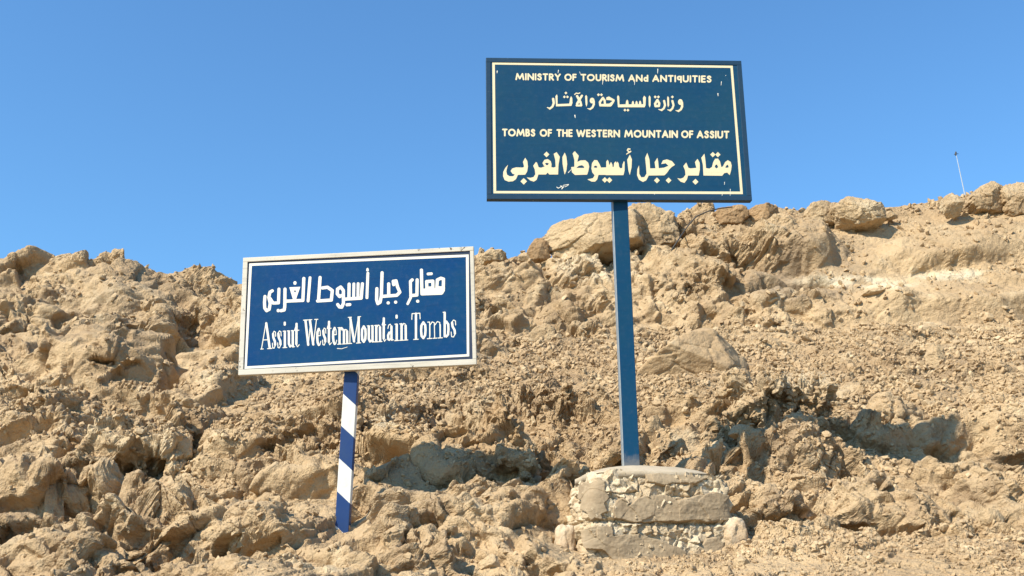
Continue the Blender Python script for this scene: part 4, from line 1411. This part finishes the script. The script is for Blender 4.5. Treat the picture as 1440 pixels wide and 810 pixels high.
# local z 0 at the foot; stripes fall to the right
zz = math_node(nt, 'ADD', sx.outputs['Z'], math_node(nt, 'MULTIPLY', sx.outputs['X'], 0.86))
ph = math_node(nt, 'FRACT', math_node(nt, 'DIVIDE', math_node(nt, 'ADD', zz, 4.0 * 0.402 + 0.163), 0.402))
st = math_node(nt, 'GREATER_THAN', ph, 0.5)
nz = noise_node(nt, tc.outputs['Object'], 40, 5, 0.7)
nz2 = noise_node(nt, tc.outputs['Object'], 7, 5, 0.7)
wht = mix_rgb(nt, ramp(nt, nz2, 0.35, 0.75), (0.72, 0.70, 0.64), (0.58, 0.54, 0.46))
blu = mix_rgb(nt, ramp(nt, nz2, 0.35, 0.75), (0.006, 0.035, 0.14), (0.016, 0.045, 0.13))
c = mix_rgb(nt, st, wht, blu)
c = mix_rgb(nt, ramp(nt, nz, 0.70, 0.72), c, (0.4, 0.36, 0.3))
nt.links.new(c, b_.inputs['Base Color'])
topz = Os[2] - base_small[2] + 0.25
po = bevel_box('post', (-0.042, 0.042, 0.0, 0.084, -0.25, topz), m_st, t_small, 0.003)
po.location = (0, 0.0, 0)
po.rotation_euler = (0, 0.014, 0)
for zz_ in (-0.22, 0.22):
    o = bevel_box('cross_bar', (-0.68, 0.68, 0.0125, 0.030, zz_ - 0.015, zz_ + 0.015), M_FRAME, t_small, 0.002)
    place(o, t_small, Ms, Os)

# ------------------------------------------------------------------ the masonry footing
YAW = math.radians(11)
foot_c = depth_point(908, 790, 6.72)
foot_c = np.array([foot_c[0] + 0.0, 6.72, EYE + 0.33])
t_foot = empty('masonry_footing', tuple(foot_c), label='rough stone and mud plaster footing with a rounded cement cap under the tall sign', category='footing')
t_foot.rotation_euler = (0, 0, YAW)
HT = 0.535
A0, B0 = 0.455, 0.36


def foot_world(P):
    ca_, sa_ = math.cos(YAW), math.sin(YAW)
    return np.stack([foot_c[0] + P[..., 0] * ca_ - P[..., 1] * sa_, foot_c[1] + P[..., 0] * sa_ + P[..., 1] * ca_, foot_c[2] + P[..., 2]], -1)


def foot_face(face, nu, nv):
    u, v = np.meshgrid(np.linspace(-1, 1, nu), np.linspace(0, 1, nv))
    if face == 'front':
        X, Y, Zv = u, -np.ones_like(u), v
    elif face == 'back':
        X, Y, Zv = -u, np.ones_like(u), v
    elif face == 'left':
        X, Y, Zv = -np.ones_like(u), -u, v
    elif face == 'right':
        X, Y, Zv = np.ones_like(u), u, v
    else:
        X, Y, Zv = u, v * 2 - 1, np.ones_like(u)
    # rounded corners: pull in the plan corners and the top edge
    k = np.maximum((X ** 14 + Y ** 14) ** (1 / 14), 1e-6)
    mx = np.maximum(np.abs(X), np.abs(Y))
    X, Y = X * mx / k, Y * mx / k
    tp = 1 - 0.05 * Zv - 0.05 * sstep(0.88, 1.0, Zv) - 0.09 * sstep(0.45, 1.0, Zv) * sstep(0.1, -0.7, X)
    lo = 1 + 0.06 * (1 - sstep(0.40, 0.48, Zv)) * sstep(0.1, -0.6, X)                      # lower course sticks out on the left
    P = np.stack([X * A0 * tp * lo - 0.02 * (1 - Zv), Y * B0 * tp, Zv * HT - 0.12 * (Zv <= 0.001)], -1)
    return P, u, v, mx


def foot_disp(P):
    x_, y_, z_ = P[..., 0], P[..., 1], P[..., 2]
    a = x_ + 0.7 * y_
    n1_ = fbm(a * 5, z_ * 7, 701, 4, 0.6)
    b1, e1 = blocks(a + 0.02 * n1_, z_ * 1.3, 0.17, 711)
    b2, e2 = blocks(a + 0.02 * n1_, z_ + 0.02 * n1_, 0.045, 721, tilt=1.2)
    d = 0.012 * n1_ + 0.008 * b1 - 0.010 * (1 - sstep(0, 0.12, e1)) + 0.014 * b2 + 0.008 * fbm(a * 30, z_ * 30, 731, 3, 0.6)
    d -= 0.03 * np.exp(-((z_ - HT * 0.45 - 0.01 * fbm(a * 6, z_ * 0, 741, 2)) / 0.012) ** 2)
    return d


PL = [  # plaster patches traced on the front, in zoomed picture units
    [(178, 378), (232, 384), (262, 366), (300, 380), (294, 420), (318, 452), (296, 480), (306, 515), (280, 530), (286, 556), (250, 548), (232, 562), (214, 520), (190, 505), (198, 470), (174, 450), (184, 410)],
    [(328, 492), (350, 462), (380, 452), (402, 492), (440, 452), (500, 440), (570, 436), (620, 466), (690, 452), (740, 440), (800, 425), (852, 440), (862, 552), (780, 566), (700, 556), (620, 566), (520, 560), (430, 566), (336, 548)],
    [(180, 600), (240, 584), (330, 582), (334, 626), (410, 622), (450, 612), (530, 640), (600, 668), (680, 704), (712, 690), (752, 640), (800, 632), (830, 660), (832, 752), (740, 758), (640, 740), (540, 748), (450, 735), (400, 752), (330, 738), (280, 690), (210, 690), (186, 650)],
    [(470, 350), (560, 346), (770, 366), (700, 392), (600, 388), (560, 400), (480, 384)],
]
PLZ = [[(760 + a / 3.24, 560 + b_ / 3.24) for a, b_ in q] for q in PL]
tmpF = Field(760, 640, 1060, 810, 0.5)
for q in PLZ:
    tmpF.poly(q)


def plaster_field(P):
    px, py, _ = project(foot_world(P))
    ii = np.clip(((px - 760) / 0.5).astype(int), 0, len(tmpF.x) - 1)
    jj = np.clip(((py - 640) / 0.5).astype(int), 0, len(tmpF.y) - 1)
    v_ = tmpF.f[jj, ii]
    return np.where((px < 760) | (px > 1060) | (py < 640), -5, v_) + 3.2 * fbm(P[..., 0] * 11, P[..., 2] * 11, 751, 5, 0.65)


bodyV, bodyF, plV, plF = [], [], [], []
vo_, po_ = 0, 0
for face, nu, nv in (('front', 260, 170), ('left', 120, 170), ('right', 120, 170), ('back', 40, 40), ('top', 80, 60)):
    P, u, v, mx = foot_face(face, nu, nv)
    N = np.stack([np.sign(P[..., 0]) * np.abs(P[..., 0] / A0) ** 5, np.sign(P[..., 1]) * np.abs(P[..., 1] / B0) ** 5, 0.3 * sstep(0.8, 1, P[..., 2] / HT)], -1)
    N /= np.maximum(np.linalg.norm(N, axis=-1, keepdims=True), 1e-6)
    d = foot_disp(P)
    Q_ = P + N * d[..., None] * (0.4 if face == 'top' else 1)
    ids = np.arange(nu * nv).reshape(nv, nu)
    Fx = np.stack([ids[:-1, :-1], ids[:-1, 1:], ids[1:, 1:], ids[1:, :-1]], -1).reshape(-1, 4)
    bodyV.append(Q_.reshape(-1, 3))
    bodyF.append(Fx + vo_)
    vo_ += nu * nv
    if face in ('front', 'left'):
        pf = plaster_field(P)
        if face == 'left':
            pf = np.minimum(pf, 2.5)
        a = P[..., 0] + 0.7 * P[..., 1]
        sm = 0.016 * fbm(a * 5, P[..., 2] * 6, 761, 4) + 0.006 * blocks(a + 0.02 * fbm(a * 9, P[..., 2] * 9, 762, 3), P[..., 2], 0.13, 763)[0] + 0.0012 * fbm(a * 20, P[..., 2] * 50, 771, 2) + 0.0015 * fbm(a * 60, P[..., 2] * 60, 773, 2)
        thick = np.clip(pf * 0.022, -0.03, 0.017)
        Q_ = P + N * (sm + 0.002 + thick)[..., None]
        keep = (pf > -2.0)
        kf = keep[:-1, :-1] | keep[1:, 1:]
        Fk = Fx.reshape(nv - 1, nu - 1, 4)[kf]
        plV.append(Q_.reshape(-1, 3))
        plF.append(Fk + po_)
        po_ += nu * nv


def masonry_mat(name, c1, c2, c3, bump=1.0, streak=False):
    c1, c2, c3 = [(q[0], q[1] * 0.955, q[2] * 0.89) for q in (c1, c2, c3)]
    m, nt, b_ = new_mat(name, 0.95, 0.1)
    tc = nd(nt, 'ShaderNodeTexCoord')
    co = tc.outputs['Object']
    n1 = noise_node(nt, co, 5, 5, 0.6)
    n2 = noise_node(nt, co, 18, 5, 0.7)
    n3 = noise_node(nt, co, 90, 4, 0.7)
    c = mix_rgb(nt, ramp(nt, n1, 0.4, 0.62), c1, c2)
    c = mix_rgb(nt, math_node(nt, 'MULTIPLY', ramp(nt, n2, 0.5, 0.7), 0.6), c, c3)
    c = mix_rgb(nt, math_node(nt, 'MULTIPLY', ramp(nt, n3, 0.5, 0.8), 0.3), c, tuple(v * 0.45 for v in c1))
    nt.links.new(c, b_.inputs['Base Color'])
    bp = nd(nt, 'ShaderNodeBump')
    bp.inputs['Strength'].default_value = 0.8 * bump
    bp.inputs['Distance'].default_value = 0.012
    nt.links.new(math_node(nt, 'ADD', n2, math_node(nt, 'MULTIPLY', n3, 0.4)), bp.inputs['Height'])
    nt.links.new(bp.outputs[0], b_.inputs['Normal'])
    return m


M_MAS = masonry_mat('limewashed_rubble_masonry', (0.46, 0.36, 0.24), (0.58, 0.49, 0.36), (0.33, 0.24, 0.155), 1.5)
M_PLA = masonry_mat('grey_mud_plaster', (0.34, 0.265, 0.18), (0.28, 0.215, 0.145), (0.39, 0.305, 0.205), 0.5)
M_CAP = masonry_mat('cement_cap', (0.44, 0.37, 0.28), (0.38, 0.32, 0.24), (0.46, 0.40, 0.32), 0.5)
M_WST = masonry_mat('limewashed_stone', (0.56, 0.47, 0.35), (0.48, 0.36, 0.24), (0.40, 0.29, 0.18), 1.2)
body = link('masonry_body', mesh_np('masonry_body', np.concatenate(bodyV), np.concatenate(bodyF)), M_MAS, t_foot)
pla = link('plaster', mesh_np('plaster', np.concatenate(plV), np.concatenate(plF)), M_PLA, t_foot)

# cement cap: a low dome with a broken thin edge
nr, na = 40, 160
rad = np.linspace(0, 1, nr)[:, None] * np.ones((1, na))
an = (np.arange(na) / na * 2 * math.pi)[None] * np.ones((nr, 1))
sup = (np.abs(np.cos(an)) ** 3.2 + np.abs(np.sin(an)) ** 3.2) ** (-1 / 3.2)
RX = 0.405 + 0.012 * fbm(np.cos(an) * 4, np.sin(an) * 4, 801, 3)
RY = 0.335
cx_, cy_ = rad * sup * np.cos(an) * RX, rad * sup * np.sin(an) * RY
cz_ = 0.066 * (1 - rad ** 2.8) + 0.004 * fbm(cx_ * 9, cy_ * 9, 811, 3)
top_ = np.stack([cx_, cy_, cz_ + HT + 0.004], -1)
rim_ = np.stack([cx_[-1], cy_[-1], np.full(na, HT - 0.030) + 0.014 * fbm(cx_[-1] * 14, cy_[-1] * 14, 821, 3)], -1)[None]
bot_ = np.stack([cx_[-1] * 0.8, cy_[-1] * 0.8, np.full(na, HT - 0.045)], -1)[None]
CV = np.concatenate([top_, rim_, bot_])
ids = np.arange((nr + 2) * na).reshape(nr + 2, na)
nxt = np.roll(ids, -1, axis=1)
CF = np.stack([ids[:-1], ids[1:], nxt[1:], nxt[:-1]], -1).reshape(-1, 4)
cap = link('cement_cap', mesh_np('cement_cap', CV.reshape(-1, 3), CF), M_CAP, t_foot)

# separate blocks of the lower course
for k, (px, py, wp, hp, dep, sd_, tl) in enumerate(((795, 765, 32, 56, 6.48, 901, 0.03), (1031, 753, 36, 48, 6.52, 902, -0.03))):
    c = depth_point(px, py, dep)
    dist = np.linalg.norm(c - np.array([0, 0, EYE]))
    P, Ff = rock_verts(5, sd_, (1, 1, 1), n=10, rough=0.03)
    P = P / np.abs(P).max(axis=0)
    P = P / ((np.abs(P) ** 4).sum(1) ** 0.25)[:, None]
    P = P * (1 + 0.10 * fbm(P[:, 0] * 1.6, P[:, 1] * 1.2 + P[:, 2] * 1.6, sd_, 5, 0.6) + 0.07 * blocks(P[:, 0] + 0.5 * P[:, 1], P[:, 2] + 0.5 * P[:, 1], 0.7, sd_)[0])[:, None]
    P = P / np.abs(P).max(axis=0) * np.array([wp, wp * 1.3, hp]) / FPX * dist / 2
    o = link('stone_block', mesh_np('stone_block', P, Ff), M_WST, t_foot)
    wl = Matrix.Translation(Vector(c)) @ Matrix.Rotation(tl, 4, 'Y')
    o.matrix_local = (Matrix.Translation(Vector(foot_c)) @ Matrix.Rotation(YAW, 4, 'Z')).inverted() @ wl

# ------------------------------------------------------------------ mast and cable on the ridge
def tube(path, rads, seg=8):
    V_, F_ = [], []
    for k, p in enumerate(path):
        p = Vector(p)
        a = Vector(path[max(0, k - 1)])
        b2_ = Vector(path[min(len(path) - 1, k + 1)])
        t = (b2_ - a).normalized()
        n = t.cross(Vector((0, 1, 0.01))).normalized()
        m_ = t.cross(n)
        r = rads[k] if isinstance(rads, (list, tuple)) else rads
        for j in range(seg):
            q = 2 * math.pi * j / seg
            V_.append(tuple(p + (n * math.cos(q) + m_ * math.sin(q)) * r))
    for k in range(len(path) - 1):
        for j in range(seg):
            F_.append([k * seg + j, k * seg + (j + 1) % seg, (k + 1) * seg + (j + 1) % seg, (k + 1) * seg + j])
    F_.append(list(range(seg))[::-1])
    F_.append([(len(path) - 1) * seg + j for j in range(seg)])
    return V_, F_


m_mast, nt, b_ = new_mat('galvanised_mast', 0.45, 0.5)
b_.inputs['Base Color'].default_value = (0.62, 0.66, 0.70, 1)
nz = noise_node(nt, nd(nt, 'ShaderNodeTexCoord').outputs['Object'], 9, 4)
nt.links.new(mix_rgb(nt, nz, (0.42, 0.46, 0.5), (0.3, 0.33, 0.36)), b_.inputs['Base Color'])
m_blk, nt2, b2 = new_mat('black_cable_sheath', 0.6, 0.3)
nt2.links.new(mix_rgb(nt2, noise_node(nt2, nd(nt2, 'ShaderNodeTexCoord').outputs['Object'], 20, 3), (0.03, 0.027, 0.025), (0.07, 0.06, 0.05)), b2.inputs['Base Color'])
p0 = depth_point(1359, 284, 16.9)
p1 = depth_point(1344.5, 217, 16.9)
t_m = empty('mast', tuple(p0), label='thin pale mast leaning left above the ridge beside the egg shaped boulder', category='mast')
link('pole', tube([(0, 0, 0), tuple(p1 - p0)], [0.010, 0.006]), m_mast, t_m)
tip = p1 - p0
V_, F_ = tube([(tip[0] - 0.012, 0, tip[2] - 0.02), (tip[0] + 0.001, 0, tip[2] + 0.035), (tip[0], 0, tip[2] + 0.05)], [0.012, 0.015, 0.008])
link('mast_tip', (V_, F_), m_blk, t_m)
V_, F_ = tube([(tip[0] - 0.035, 0, tip[2] + 0.0), (tip[0] + 0.04, 0, tip[2] + 0.012)], 0.006)
link('cross_arm', (V_, F_), m_blk, t_m)
cp = []
for px, py in ((944, 352), (952, 340), (962, 325), (972, 312), (980, 304), (996, 297), (1012, 293), (1030, 291)):
    q, _, _ = surf(px, py)
    cp.append((px, py, q[1]))
path = [depth_point(a, b3, min(min(c_ for *_, c_ in cp[max(0, i_ - 1):i_ + 2]), 16.2) - 0.10) for i_, (a, b3, c_) in enumerate(cp)]
cab = link('cable', tube([tuple(p_) for p_ in path], 0.011), m_blk, None, label='black cable hanging over the cliff edge below the big sign board', category='cable')
